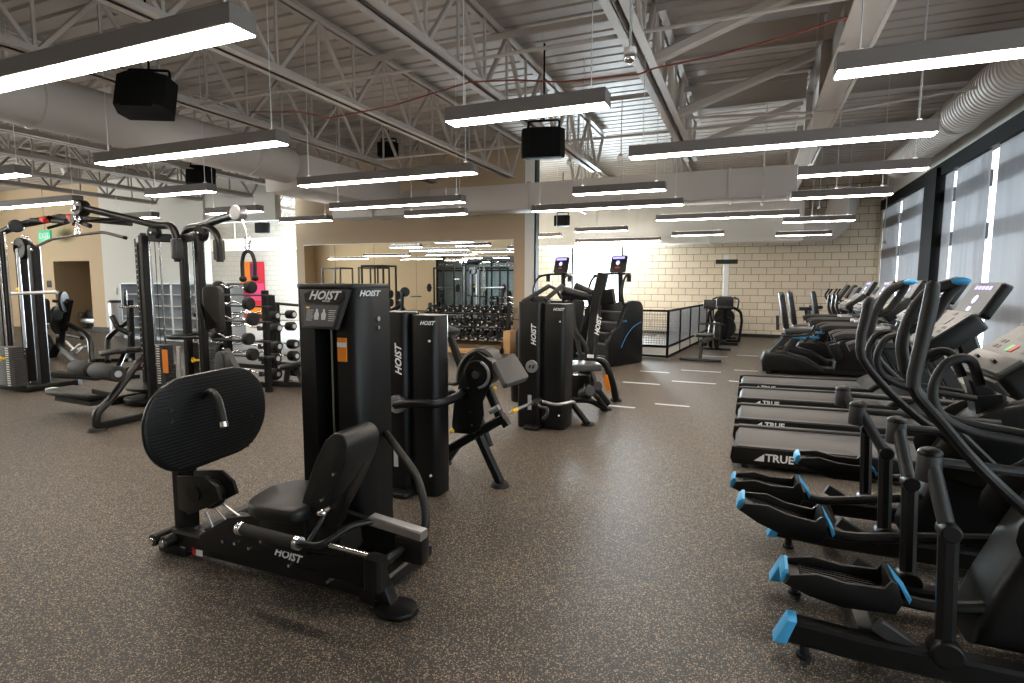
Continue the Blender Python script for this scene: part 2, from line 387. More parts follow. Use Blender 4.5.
# right wall: header, sill and glazing behind solar shades
ZH = 3.62
struct('wall_right', MB().span((XR, YR, ZH), (XR+.25, YB, ZC)).span((XR, YR, 0), (XR+.25, YB, .12)).span((XR-.02, YB-.35, 0), (XR+.25, YB, ZC)).span((XR, YR, .1), (XR+.25, YR+2, ZH)), WPAINT)
struct('trim_1', MB().span((XR-.1, YR, ZH-.13), (XR+.02, YB-.35, ZH+.1)), FRAMEB)
struct('trim_2', MB().span((XR-.16, 12.55, 0), (XR+.1, 13.3, ZH+.02)), FRAMEB)
mb = MB()
for y in (-5, -2.5, 0, 2.5, 5, 7.4, 9.6, 11.3, 14.6, 17.6): mb.span((XR+.12, y-.04, .1), (XR+.24, y+.04, ZH))
for z in (1.16, 2.34, 3.1):
    for a, b in ((YR, 7.85), (7.95, 10.17), (10.46, 11.94), (12.1, 15.7), (15.9, 17.65)): mb.span((XR-.012, a, z-.12), (XR+.03, b, z+.12))
w3 = struct('window_3', mb, DGY)
MB().span((XR+.17, YR, .1), (XR+.18, YB, ZH)).build('pane', GLASS, w3)
shades = [(17.55, 15.75), (15.62, 13.2), (12.5, 12.0), (11.88, 10.38), (10.12, 7.9), (7.8, 5.2), (5.1, 2.8), (2.7, .4), (.3, -2)]
slab = ['pale grey roller shade in the far corner beside the block wall', 'grey roller shade just beyond the wide black post', 'narrow grey roller shade just in front of the wide black post',
        'grey roller shade on the far side of the widest bright gap', 'grey roller shade at the right frame edge, near side of the widest bright gap',
        'grey roller shade behind the nearest elliptical consoles', 'grey roller shade beside the camera', 'grey roller shade beside the camera', 'grey roller shade beside the camera']
for (a, b), l in zip(shades[:6], slab):
    t = thing('roller_shade', l, 'blind', (XR-.03, (a+b)/2, .1), 0, 'roller shades on the window wall')
    vs = []; fs = []; nn = 40
    for k in range(nn+1):
        yy = b+(a-b)*k/nn; dx = .004*math.sin(k*1.1)+.003*math.sin(k*.37)
        vs += [(XR-.03+dx, yy, .14), (XR-.03+dx*.3, yy, ZH-.12)]
    for k in range(nn): fs.append([2*k, 2*k+2, 2*k+3, 2*k+1])
    MB().add(vs, fs, True).build('shade_fabric', SHADE, t, world=True)
    MB().cyl((XR-.03, b, .13), (XR-.03, a, .13), .014, seg=8).build('hem_bar', DGY, t, world=True)
# mirror wall in the middle
YM = 12.0
mb = MB(); mb.span((-11.35, YM, 0), (-4.72, YM+.2, ZC)); struct('wall_middle', mb, TAN)
struct('trim_3', MB().span((-4.72, YM-.02, 0), (-4.5, YM+.22, ZC)), WPAINT)
struct('trim_4', MB().span((-4.5, YM, 0), (-4.46, YM+.2, ZC)), DARK)
struct('baseboard_middle', MB().span((-4.97, YM-.02, 0), (-4.5, YM-.0205+.02, .14)), DARK)
xs = [-11.08, -10.05, -8.82, -7.58, -6.3, -4.99]
for i in range(5):
    l = ['leftmost', 'second from left', 'middle', 'second from right', 'rightmost'][i]
    t = thing('wall_mirror', f'tall wall mirror panel on the tan wall, {l} of the five', 'mirror', ((xs[i]+xs[i+1])/2, YM-.02, .1), 0, 'mirror panels')
    MB().span((xs[i]+.004, YM-.012, .1), (xs[i+1]-.004, YM-.004, 2.53)).build('mirror_glass', MIRR, t, world=True)
    MB().span((xs[i], YM-.016, 2.53), (xs[i+1], YM-.002, 2.545)).build('top_channel', ALU, t, world=True)
# left far wall: tan with a door and an alcove, then white
YA = 11.3
def wx(px, y=300): return P(px, y, YA).x
a0, a1 = wx(56), wx(92); zt = P(75, 261, YA).z; d0, d1 = wx(33), wx(44); dz = P(38, 255, YA).z; xc = wx(106.5)
mb = MB()
mb.span((XL, YA, 0), (d0-.6, YA+.15, ZC)); mb.span((d0-.6, YA, dz), (d1, YA+.15, ZC)); mb.span((d1, YA, 0), (a0, YA+.15, ZC)); mb.span((a0, YA, zt), (a1, YA+.15, ZC)); mb.span((a1, YA, 0), (xc, YA+.15, ZC))
struct('wall_left', mb, CREAM)
mb = MB(); mb.span((a0-.05, YA+.15, 0), (a0, YA+1.3, zt)); mb.span((a0, YA+1.3, 0), ((a0+a1)/2+.1, YA+1.4, zt)); mb.span((a0, YA+.15, zt), (a1, YA+1.4, zt+.05))
struct('wall_alcove', mb, CREAM)
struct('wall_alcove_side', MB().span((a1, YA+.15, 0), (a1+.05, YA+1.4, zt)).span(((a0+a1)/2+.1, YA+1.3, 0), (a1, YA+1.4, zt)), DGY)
mb = MB(); mb.span((xc, YA-.04, 0), (-13.9, YA+.15, ZC)); mb.span((-13.9, YA, 3.15), (-11.35, YA+.2, ZC)); struct('wall_left_white', mb, WPAINT)
struct('baseboard_left', MB().span((a1, YA-.06, 0), (-13.9, YA-.04, .14)).span((d1, YA-.02, 0), (a0, YA, .14)), DARK)
dr = struct('door_1', MB().span((d0-.55, YA+.06, .02), (d1-.08, YA+.1, dz-.08)), DOORW)
MB().span((d1-.08, YA-.01, 0), (d1, YA+.12, dz)).span((d0-.6, YA-.01, dz-.08), (d1, YA+.12, dz)).build('door_frame', FRAMEB, dr)
MB().box((d1-.16, YA+.0, 1.05), (.04, .1, .2), bev=.01).build('door_handle', STL, dr)
# outer shell
struct('wall_front', MB().span((XL, YR-.2, 0), (XR+.2, YR, ZC)), CREAM)
mb = MB(); YW = -4.0
mb.span((XL, YW-.2, 0), (-16.4, YW, ZC)); mb.span((-11.2, YW-.2, 0), (-9.5, YW, ZC)); mb.span((-16.4, YW-.2, 3.0), (-11.2, YW, ZC)); struct('wall_rear', mb, CREAM)
mb = MB()
for x in (-16.4, -14.7, -13.0, -11.26): mb.span((x, YW-.12, 0), (x+.06, YW-.04, 3.0))
mb.span((-16.4, YW-.12, 2.2), (-11.2, YW-.04, 2.28)).span((-16.4, YW-.12, 0), (-11.2, YW-.04, .08)); w4 = struct('window_4', mb, FRAMEB)
MB().span((-16.4, YW-.09, 0), (-11.2, YW-.08, 3.0)).build('pane', GLASS, w4)
struct('wall_outer', MB().span((-18, -6.6, 0), (-9.5, -6.5, ZC)), mat('blue_grey_paint', (.25, .33, .38), .7, bump=(8, .03)))
struct('wall_far_left', MB().span((XL-.2, YR, 0), (XL, -1, ZC)).span((XL-.2, 8, 0), (XL, YB, ZC)).span((XL-.2, -1, 0), (XL, 8, .85)).span((XL-.2, -1, 3.55), (XL, 8, ZC)), CREAM)
mb = MB().span((XL-.14, -1, .85), (XL-.06, 8, .92)).span((XL-.14, -1, 3.48), (XL-.06, 8, 3.55))
for y in (-1, 1.23, 3.46, 5.7, 7.93): mb.span((XL-.14, y, .85), (XL-.06, y+.07, 3.55))
w5 = struct('window_added', mb, FRAMEB)  # unseen opening added so the left fill light can enter
MB().span((XL-.11, -1, .85), (XL-.1, 8, 3.55)).build('pane', GLASS, w5)
# thin white dashes on the floor of the far lane
rows = [((623, 382), (662, 382)), ((672, 381), (717, 381)), ((729, 381), (739, 381)), ((640, 371), (671, 371)), ((681, 370), (722, 369.4)), ((734, 370), (758, 369.5)),
        ((702, 355.8), (728, 355.6)), ((737, 355.2), (758, 355)), ((597, 404.6), (639, 403.8)), ((655, 403.8), (691, 403.6))]
DASH = mat('white_floor_dash', (.62, .66, .7), .5, bump=(20, .01))
for i, (a, b) in enumerate(rows):
    A, B = PZ(*a), PZ(*b)
    o = MB().span((A.x, A.y-.03, .0005), (B.x, A.y+.03, .003)).build('floor_dash', DASH)
    o['kind'] = 'structure'; o.name = f'trim_{i+5}'
# ------------------------------------------------------------------ roof joists (open web)
def joist(X, y0, y1, label, zb=3.68, zt=ZC-.03):
    t = thing('roof_joist', label, 'roof truss', (X, (y0+y1)/2, zb), 0, 'open web roof joists')
    mb = MB()
    for s in (-1, 1): mb.span((X+s*.02, y0, zt-.08), (X+s*.09, y1, zt-.07)); mb.span((X+s*.02, y0, zt-.08), (X+s*.03, y1, zt))
    mb.build('top_chord', CEIL, t, world=True)
    mb = MB()
    for s in (-1, 1): mb.span((X+s*.02, y0+.5, zb), (X+s*.11, y1-.5, zb+.012)); mb.span((X+s*.02, y0+.5, zb), (X+s*.032, y1-.5, zb+.09))
    mb.build('bottom_chord', CEIL, t, world=True)
    mb = MB(); n = max(2, round((y1-y0-1)/1.25)); st = (y1-y0-1)/n
    for i in range(n):
        ya = y0+.5+i*st
        mb.bar([(X, ya, zb+.03), (X, ya+st/2, zt-.04)], .05, .045, (1, 0, 0)); mb.bar([(X, ya+st/2, zt-.04), (X, ya+st, zb+.03)], .05, .045, (1, 0, 0))
        mb.bar([(X, ya+st/2-.0, zt-.04), (X, ya+st/2, zb+.03)], .03, .03, (1, 0, 0))
        mb.bar([(X, ya, zb+.03), (X, ya, zt-.04)], .03, .03, (1, 0, 0)) if i else None
    mb.bar([(X, y0+.5, zb+.03), (X, y0, zt-.04)], .05, .045, (1, 0, 0)); mb.bar([(X, y1-.5, zb+.03), (X, y1, zt-.04)], .05, .045, (1, 0, 0))
    mb.build('web_members', CEIL, t, world=True)
jl = ['first cream open web joist left of the wide ceiling girder', 'second cream open web joist left of the wide girder, above the small black speaker', 'third cream open web joist left of the wide girder',
      'fourth cream open web joist left of the wide girder', 'cream open web joist just right of the large round duct', 'cream open web joist just left of the large round duct', 'cream open web joist second left of the large round duct', 'cream open web joist third left of the large round duct', 'cream open web joist fourth left of the large round duct']
for i, l in enumerate(jl): joist(-1.05-1.78*i, -4.5 if i < 6 else -1, 11.4 if i else 11.1, l)
for i, l in enumerate(['open web joist above the far bay right of the mirror wall', 'open web joist high over the stair climbers']): joist(-1.6-2.2*i, 12.2, 17.9, l)
for i, l in enumerate(['open web joist over the bright bay beyond the barbell rack', 'open web joist left over the bright bay with the painting', 'leftmost open web joist over the bright bay']): joist(-10.6-2.2*i, 12.3, 17.9, l)
# wide girder
t = thing('ceiling_girder', 'wide cream steel girder running to the back wall', 'beam', (.78, 6, 3.75))
mb = MB(); X = .78
mb.span((X-.13, YR, 3.74), (X+.13, YB, 3.77)); mb.span((X-.13, YR, ZC-.1), (X+.13, YB, ZC-.07)); mb.span((X-.012, YR, 3.76), (X+.012, YB, ZC-.08)); mb.build('girder_flanges', CEIL, t, world=True)
mb = MB()
for y in range(-6, 18, 2):
    mb.span((X-.12, y, 3.77), (X+.12, y+.015, ZC-.1)); mb.box((X-.1, y+.2, 3.735), (.05, .05, .03), bev=.01)
mb.build('stiffener', CEIL, t, world=True)
# bridging, braces and pipes under the deck
bl = [('cream bridging angle across the joists, nearest overhead', .9, 4.42), ('cream bridging angle across the joists over the leg press', 3.6, 4.42), ('cream bridging angle across the joists before the long duct', 6.3, 4.42), ('cream bridging angle crossing just in front of the long duct', 9.0, 4.42)]
for l, y, z in bl:
    o = MB().span((-17, y, z), (.6, y+.07, z+.012)).span((-17, y, z-.06), (.6, y+.012, z)).build('bridging_angle', CEIL); tag(o, l, 'steel angle')
for l, y, z in [('lower bridging rod crossing over the leg press', 5.2, 3.72), ('lower bridging rod crossing before the long duct', 8.6, 3.72)]:
    tag(MB().cyl((-6.95, y, z), (.65, y, z), .018, seg=8).build('bridging_rod', CEIL), l, 'pipe')
for k, (y, l) in enumerate([(4.1, 'nearest thick cream brace rising right to the wide girder'), (6.1, 'second thick cream brace rising right to the wide girder'), (8.1, 'third thick cream brace rising right to the wide girder'), (10.1, 'farthest thick cream brace rising right to the wide girder')]):
    tag(MB().bar([(-1.02, y, 3.8), (.62, y+.05, 4.36)], .1, .1, (0, 1, 0)).build('diagonal_brace', CEIL), l, 'brace')
for k, (y, l) in enumerate([(3.2, 'nearest cream steel crossbeam between girder and window wall'), (6.4, 'second cream steel crossbeam between girder and window wall'), (9.6, 'third cream steel crossbeam between girder and window wall'), (12.8, 'fourth cream steel crossbeam between girder and window wall')]):
    tag(MB().span((.95, y, 4.25), (XR, y+.12, 4.27)).span((.95, y+.05, 4.25), (XR, y+.07, 4.5)).span((.95, y, 4.49), (XR, y+.12, 4.51)).build('crossbeam', CEIL), l, 'beam')
for k, (x, l) in enumerate([(-.1, 'cream crossbeam left of the girder, near'),]): pass
for k, (y, l) in enumerate([(5.1, 'nearest cream crossbeam left of the girder'), (7.3, 'second cream crossbeam left of the girder'), (9.4, 'third cream crossbeam left of the girder')]):
    tag(MB().span((-1.0, y, 4.2), (.62, y+.13, 4.22)).span((-1.0, y+.055, 4.2), (.62, y+.075, 4.5)).build('crossbeam', CEIL), l, 'beam')
tag(MB().tube([(.9, 4.5, 3.66), (.9, 9, 3.64), (.93, 13, 3.66)], .02, 8).tube([(.9, 8.2, 3.66), (2.3, 8.3, 3.8)], .018, 8).tube([(-.9, 8.3, 3.8), (.9, 8.2, 3.66)], .018, 8).build('sprinkler_pipe', CEIL), 'thin cream sprinkler pipe fixed along the girder', 'pipe')
tag(MB().tube([P(250, 112, 5.3)]+[P(x, y, 5.2) for x, y in ((300, 112), (330, 118), (392, 106), (470, 82), (515, 80), (560, 82), (640, 74), (655, 68))]+[P(720, 55, 5.0), P(800, 32, 4.9), P(848, 17, 4.9)], .008, 6).build('red_cable', CONDUIT), 'thin red cable strung below the joists across the room', 'cable')
# ------------------------------------------------------------------ ducts
Xd, Zd, Rd = -7.37, 3.53, .3
t = thing('round_duct', 'large round painted air duct running down the left side', 'air duct', (Xd, 3, Zd))
MB().cyl((Xd, -4, Zd), (Xd, 7.62, Zd), Rd, seg=32).build('duct_pipe', DUCT, t, world=True)
for y in (-2, 1.0, 3.9, 6.8): MB().ring((Xd, y, Zd), (0, 1, 0), Rd+.004, .018, 32, 6).build('joint_ring', DUCT, t, world=True)
t = thing('rectangular_duct', 'long rectangular painted duct crossing in front of the mirror wall', 'air duct', (-4, 10.6, 3.0))
MB().span((-8.7, 10.3, 2.97), (.62, 10.95, 3.45), bev=.01).build('duct_body', DUCT, t, world=True)
MB().span((-7.86, 7.62, 3.1), (-6.88, 10.3, 3.66), bev=.02).build('duct_box', DUCT, t, world=True)
for x in (-7.6, -5.8, -4.0, -2.2, -.4): MB().span((x-.02, 10.275, 2.95), (x+.02, 10.975, 3.475)).build('flange', DUCT, t, world=True)
for x in (-6.6, -3.1, .1): MB().span((x, 10.2, 2.92), (x+.04, 11.05, 2.95)).cyl((x+.02, 10.22, 2.93), (x+.02, 10.22, ZC), .008, seg=6).cyl((x+.02, 11.03, 2.93), (x+.02, 11.03, ZC), .008, seg=6).build('hanger', DUCT, t, world=True)
def spiral(y0, y1, X, Z, R, name, label, par=None):
    n = int((y1-y0)/.1); pr = []
    for i in range(n+1): pr += [(y0+i*.1, R), (y0+i*.1+.012, R+.012), (y0+i*.1+.024, R)]
    vs = []; fs = []; sg = 36
    for yy, r in pr:
        for k in range(sg): vs.append((X+r*math.cos(2*PI*k/sg), yy, Z+r*math.sin(2*PI*k/sg)))
    for i in range(len(pr)-1):
        for k in range(sg): fs.append([i*sg+k, i*sg+(k+1) % sg, (i+1)*sg+(k+1) % sg, (i+1)*sg+k])
    return MB().add(vs, fs, True)
t = thing('spiral_duct', 'ribbed round spiral duct above the window wall', 'air duct', (2.5, 8, 3.95))
spiral(1.0, 13.8, 2.66, 3.96, .25, '', '').build('duct_pipe', DUCT, t, world=True)
MB().ring((2.66, 6.3, 3.96), (0, 1, 0), .262, .018, 32, 6).ring((2.66, 10.2, 3.96), (0, 1, 0), .262, .018, 32, 6).build('joint_ring', DUCT, t, world=True)
MB().cyl((2.66, 13.75, 3.96), (2.66, 13.9, 3.96), .25, seg=32).build('end_cap', DUCT, t, world=True)
t = thing('far_duct', 'long bright ribbed duct across the far bay before the block wall', 'air duct', (-2, 16, 2.7))
mb = MB(); mb.span((-7.8, 16.6, 2.68), (1.2, 17.3, 3.7), bev=.02)
for x in [(-7.6+i*.3) for i in range(29)]: mb.span((x, 16.59, 2.67), (x+.012, 17.3, 3.705))
mb.build('duct_body', WPAINT, t, world=True)
MB().cyl((1.2, 16.95, 2.98), (1.9, 16.95, 2.98), .33, seg=28).tube([(1.7, 16.95, 2.98), (1.95, 16.95, 3.1), (2.1, 16.9, 3.5), (2.1, 16.8, 4.05)], .33, 24, .3).build('duct_elbow', DUCT, t, world=True)
for x in (-6, -4.3, -1.1, .9): MB().cyl((x+.1, 16.62, 3.2), (x+.1, 16.62, ZC), .012, seg=6).build('hanger_rod', DUCT, t, world=True)
for x in (-4.3, -1.1): MB().span((x-.03, 16.57, 2.65), (x+.03, 17.33, 3.73)).build('flange', WPAINT, t, world=True)
t = thing('diffuser_duct', 'round duct drop with flared cone at the upper left', 'air duct', P(72, 168, 9.5)); c = P(72, 168, 9.5)
MB().cyl(c+V(0, 0, .1), c+V(0, 0, .9), .2, seg=20).build('duct_drop', DUCT, t, world=True)
MB().cyl(c+V(0, 0, -.25), c+V(0, 0, .1), .17, .3, seg=20).build('cone', DUCT, t, world=True)
# second rectangular duct in bright left bay
tag(MB().span((-20, 15.6, 2.75), (-11.5, 16.2, 3.15), bev=.02).cyl((-12, 15.9, 3.1), (-12, 15.9, ZC-.02), .012, seg=6).cyl((-15, 15.9, 3.1), (-15, 15.9, ZC-.02), .012, seg=6).cyl((-18, 15.9, 3.1), (-18, 15.9, ZC-.02), .012, seg=6).build('far_duct', WPAINT), 'pale rectangular duct high in the bright left bay', 'air duct')
# ------------------------------------------------------------------ linear lamps
ZL = 2.74
def wire_top(x, y):
    if 10.25 < y < 11.0 and -8.75 < x < .66: return 2.98
    if 7.6 < y <= 10.3 and -7.9 < x < -6.84: return 3.11
    if 2.4 < x < 2.92 and 1 < y < 13.8: return 3.73
    return ZC-.02
def lamp(xr, yf, L, label):
    t = thing('linear_lamp', label, 'ceiling light', (xr-L/2, yf-.08, ZL), 0, 'suspended linear lamps')
    MB().span((xr-L, yf-.16, ZL+.006), (xr, yf, ZL+.105), bev=.004, seg=1).build('lamp_housing', LAMPB, t, world=True)
    MB().span((xr-L+.008, yf-.152, ZL), (xr-.008, yf-.008, ZL+.008)).build('lamp_diffuser', LIT, t, world=True)
    MB().span((xr-L+.06, yf-.13, ZL+.105), (xr-.06, yf-.03, ZL+.109)).build('added_glow_strip', GLOW, t, world=True)  # unseen glowing strip added on the housing to light the deck
    for x in (xr-L+.12, xr-.12):
        if .56 < x < 1.0: x = 1.03 if x > xr-L/2 or xr > 1.2 else .5
        MB().cyl((x, yf-.08, ZL+.1), (x, yf-.08, wire_top(x, yf-.08)), .004, seg=6).cyl((x, yf-.08, ZL+.1), (x, yf-.08, ZL+.13), .02, seg=8).build('suspension_wire', ALU, t, world=True)
LL = [(257.6, 37.5, 2.44, 'nearest long lamp, largest, at the top left'), (289.6, 145.5, 2.44, 'long lamp at upper left in front of the round duct'), (610.8, 109.4, 1.22, 'short lamp at top centre left of the smoke detector'),
 (478.5, 174.4, 2.44, 'long lamp in the middle just in front of the duct'), (466, 203, 2.44, 'long lamp directly under the long duct'), (468, 214.5, 1.22, 'short lamp nearest above the mirror wall'),
 (933.3, 136.6, 2.44, 'long lamp at right crossing below the girder'), (0, 0, 2.44, 'near long lamp cut by the right frame edge'), (926, 170.6, 1.22, 'short lamp beside the black window post, upper'),
 (891, 195.4, 1.22, 'short lamp next below beside the window wall'), (798.7, 216, 2.44, 'long lamp over the far lane before the block wall'), (854, 221, 1.22, 'short lamp before the block wall near the corner'),
 (666.5, 191, 1.22, 'short lamp in front of the duct right of the mirror wall'), (684, 205.5, 2.44, 'long lamp under the duct right of the mirror wall'), (724, 235, 1.22, 'small far lamp above the ski trainer'),
 (831, 235, 1.22, 'farthest short lamp before the block wall'), (333, 221, 1.22, 'short lamp left above the mirror'), (32, 176, 2.44, 'lamp cut by the left frame edge at upper height'),
 (84, 203, 2.44, 'long lamp at far left above the lat pulldown'), (217, 192.5, 1.22, 'short lamp over the multi gym left of centre'), (264, 212, 1.22, 'small lamp right over the rope pulldown'), (160, 218, 1.22, 'small far lamp behind the pulldown arm'),
 (628, 231, 1.22, 'short far lamp over the stair climbers'), (661, 241, 2.44, 'long far lamp low over the stair climbers'), (562, 237, 1.22, 'far lamp just right of the mirror wall end')]
for x, y, L, l in LL:
    p = PZ(x, y, ZL)
    if p.y > 17.6: p = P(x, y, 17.4)
    if x == 0: p = V(PZ(832.7, 80.7, ZL).x+2.44, PZ(832.7, 80.7, ZL).y, ZL)
    lamp(p.x, p.y, L, l)
for x, y, l in ((-5.4, -1.6, 'long lamp behind the camera to the left'), (-10.6, 2.6, 'lamp left of the cable gym, seen in the mirror'), (-13.9, 2.6, 'second lamp left of the cable gym, seen in the mirror'), (-10.6, -.8, 'lamp before the rear wall, seen in the mirror'), (-14.2, -.8, 'middle lamp before the rear wall, seen in the mirror'), (-17.8, .4, 'farthest left lamp before the rear wall, seen in the mirror'), (-12.6, -2.6, 'lamp nearest the rear wall, seen in the mirror'), (-13, -5.0, 'lamp behind the rear glazing, seen in the mirror')): lamp(x, y, 2.44, l)
# ------------------------------------------------------------------ speakers, detector, track heads
def speaker(c, rz, tilt, sc, label):
    t = thing('ceiling_speaker', label, 'speaker', c, rz, 'black ceiling speakers'); R = Euler((tilt, 0, 0)).to_matrix().to_4x4()
    out = [(-.28, .0), (-.24, -.15), (-.14, -.2), (.14, -.2), (.24, -.15), (.28, 0), (.22, .12), (-.22, .12)]
    out = [(x*sc, y*sc) for x, y in out]
    MB().prism(out, R @ Matrix.Translation((0, 0, 0)), .36*sc, bev=.02).build('speaker_cabinet', SPK, t)
    MB().box((0, -.195*sc, 0), (.3*sc, .02, .3*sc), R.to_euler(), bev=.006).build('speaker_grille', SPK, t)
    MB().tube([(-.2*sc, .05, .17*sc), (-.2*sc, .05, .3*sc), (.2*sc, .05, .3*sc), (.2*sc, .05, .17*sc)], .014, 8, .03).cyl((0, .05, .3*sc), (0, .05, ZC-c[2]), .012, seg=8).build('bracket', SPK, t)
speaker(P(148, 99, 4.1), .5, -.3, 1.0, 'large black speaker hanging in front of the round duct'); speaker(P(543, 144, 7.0), .2, .1, 1.0, 'black speaker at ceiling centre above the long lamp row')
speaker(P(201, 177, 8.0), .6, -.2, .95, 'black speaker over the multi gym beyond the round duct'); speaker(P(562, 221, 15), 0, 0, .8, 'small far speaker right of the mirror wall'); speaker(P(388, 150, 9.6), .3, 0, .75, 'small dark speaker hidden among joists over the duct')
speaker(P(263, 228, 14), 0, 0, .9, 'far speaker above the painting in the bright bay')
c = P(630, 58, 4.6); t = thing('ceiling_sensor', 'silver dome sensor hanging from the ceiling joist', 'sensor', c)
MB().sph(c, .05, (1, 1, .85)).build('dome', CHR, t, world=True); MB().cyl(c+V(0, 0, .03), c+V(0, 0, .07), .05, seg=16).build('collar', WPAINT, t, world=True); MB().cyl(c+V(0, 0, .06), c+V(0, 0, max(.12, ZC-c.z)), .01, seg=8).build('stem', ALU, t, world=True)
for x, y, Y, l in ((570, 160, 9.6, 'small track spotlight left of the centre duct'), (621, 155, 9.6, 'small track spotlight right of the black speaker'), (884, 240, 16.5, 'tiny white camera at the far corner by the block wall')):
    c = P(x, y, Y); t = thing('spotlight', l, 'spotlight', c)
    MB().cyl(c, c+V(0, -.08, -.07), .035, .045, seg=12).build('lamp_head', WPAINT, t, world=True); MB().cyl(c, (c.x, c.y, ZC), .01, seg=6).build('stem', WPAINT, t, world=True)
# ================================================================== selectorised machines
def PO(pts, Y): return [(P(x, y, Y).x, P(x, y, Y).z) for x, y in pts]
def foot(mb, x, y, r=.07, h=.03): mb.cyl((x, y, 0), (x, y, h), r, r*.8, 16)
# ------------------------------------------------------------------ leg press (foreground)
lp = thing('leg_press', 'black seated leg press with big ribbed foot plate, nearest machine on the floor', 'leg press', (-2.1, 2.3, 0))
bd = lambda mb, n, m, p=None, l=None: mb.build(n, m, p or lp, l, world=True)
x0, x1, y0, y1 = -2.37, -1.935, 2.5, 2.76
cv = [(v.x, v.y) for v in fillet([V(x0+.284, y0-.015, 0), V(x1-.03, y0-.012, 0), V(x1+.0, y0+.08, 0), V(x1+.005, y1, 0)], .14, 8)]
plan = [(x0+.02, y0-.012), (x0+.13, y0-.015), (x0+.14, y0+.1), (x0+.28, y0+.1), (x0+.285, y0-.015)]+cv[1:]+[(x0+.03, y1), (x0, y1-.03), (x0-.003, y0+.01)]
tw = bd(MB().prism(plan, XY(.7575), 1.515, bev=.006), 'tower_shroud', SHR)
bd(MB().prism([(x0-.002, y0+.0), (x0+.03, y0-.022)]+[(v.x, v.y) for v in fillet([V(x0+.05, y0-.024, 0), V(x1-.03, y0-.02, 0), V(x1+.006, y0+.08, 0), V(x1+.006, y1, 0)], .14, 6)]+[(x0-.002, y1+.003)], XY(1.522), .028, bev=.01), 'tower_cap', DGY)
fx = x0+.225
# console placard with emblem, diagram panel
M = frame((fx, y0-.035, 1.385), (1, 0, 0), (0, .18, 1)) @ Matrix.Diagonal((1.08, 1, 1, 1))
cn = bd(MB().prism([(-.13, -.1), (.09, -.1), (.15, .12), (-.17, .12)], M, .03, bev=.008), 'console', DGY)
MF = M @ Matrix.Translation((0, 0, .018))
bd(MB().prism([(-.115, .045), (.09, .045), (.13, .07), (.12, .11), (-.09, .11), (-.13, .09)], MF, .006), 'emblem_plate', SHR, cn)
bd(MB().text('HOIST', MF @ Matrix.Translation((0, .082, .005)), .066, .03, .35).text('FITNESS', MF @ Matrix.Translation((.02, .052, .005)), .014, .02), 'emblem_lettering', SIL, cn)
mb = MB().prism([(-.11, -.085), (.075, -.085), (.1, .03), (-.125, .03)], MF, .004); bd(mb, 'instruction_panel', PLC, cn)
mb = MB()
for k in range(6):
    for sx in (-.1, .04): mb.box((0, 0, 0), (.05-.003*k, .003, .001)) if False else mb.prism([(sx, -.0-.011*k), (sx+.045-.004*(k % 3), -.0-.011*k), (sx+.045-.004*(k % 3), .003-.011*k), (sx, .003-.011*k)], MF @ Matrix.Translation((0, 0, .003)), .001)
for sx in (-.035, .01):
    mb.prism([(sx-.012, -.05), (sx+.012, -.05), (sx+.015, -.02), (sx+.006, -.005), (sx+.006, .008), (sx-.006, .008), (sx-.006, -.005), (sx-.015, -.02)], MF @ Matrix.Translation((0, 0, .003)), .001)
bd(mb, 'instruction_print', SIL, cn)
bd(MB().prism([(-.105, .012), (-.085, .012), (-.085, .02), (-.105, .02)], MF @ Matrix.Translation((0, 0, .0035)), .001), 'instruction_mark', YEL, cn)
# weight stack in the slot
mb = MB()
for k in range(16): mb.span((x0+.15, y0+.02, .12+k*.033), (x0+.27, y0+.09, .149+k*.033), bev=.003)
bd(mb, 'weight_stack', STK)
bd(MB().cyl((x0+.21, y0+.03, .65), (x0+.21, y0+.03, 1.3), .006, seg=8), 'lift_cable', STL)
# warning sticker
bd(MB().span((x0+.29, y0-.02, 1.11), (x0+.35, y0-.012, 1.24)), 'warning_sticker', ORG)
bd(MB().span((x0+.29, y0-.022, 1.19), (x0+.35, y0-.018, 1.215)), 'warning_sticker_band', WHT)
mb = MB(); hoist(mb, (x1+.012, y0+.085, 1.482), (.4, .9, 0), (0, 0, 1), .042)
mb.v = [v+V(.0, -.02, 0) for v in mb.v]; bd(mb, 'side_lettering', SIL)
# adjustment port on the shroud side
bd(MB().cyl((x1-.01, y0+.15, 1.34), (x1+.01, y0+.15, 1.34), .014, seg=14).cyl((x1-.01, y0+.15, 1.29), (x1+.01, y0+.15, 1.29), .01, seg=14), 'pin_port', STL)
# floor rail and frame
YN = 2.14
mb = MB().bar([(-2.98, YN, .085), (-1.55, YN, .085)], .08, .11, (0, 1, 0))
mb.bar([(-2.98, YN+.36, .06), (-1.6, YN+.36, .06)], .07, .07, (0, 1, 0)).bar([(-2.95, YN-.02, .06), (-2.95, 2.66, .06)], .08, .08, (0, 0, 1)).bar([(-1.62, YN-.05, .06), (-1.62, 2.62, .06)], .08, .08, (0, 0, 1)).bar([(-2.2, YN+.4, .06), (-2.2, 2.75, .06)], .08, .06, (0, 0, 1))
fr = bd(mb, 'base_frame', BLK)
bd(MB().prism([(.0, -.09), (.06, -.075), (.1, -.03), (.1, .03), (.06, .075), (0, .09), (-.09, .06), (-.09, -.06)], XY(.015) @ Matrix.Translation((-1.47, YN-.02, 0)), .03, bev=.01).prism(PO([(372, 585), (372, 612), (392, 612), (384, 590)], YN-.04), XZ(YN), .07, bev=.01), 'front_foot', BLK)
mb = MB()
for x in (-3.05, -2.96): mb.cyl((x, YN-.1, .09), (x, YN+.12, .09), .036, seg=18, bev=.006)
mb.span((-3.08, YN-.05, .0), (-2.86, YN+.12, .06), bev=.01); bd(mb, 'rear_pivot', BLK)
mb = MB()
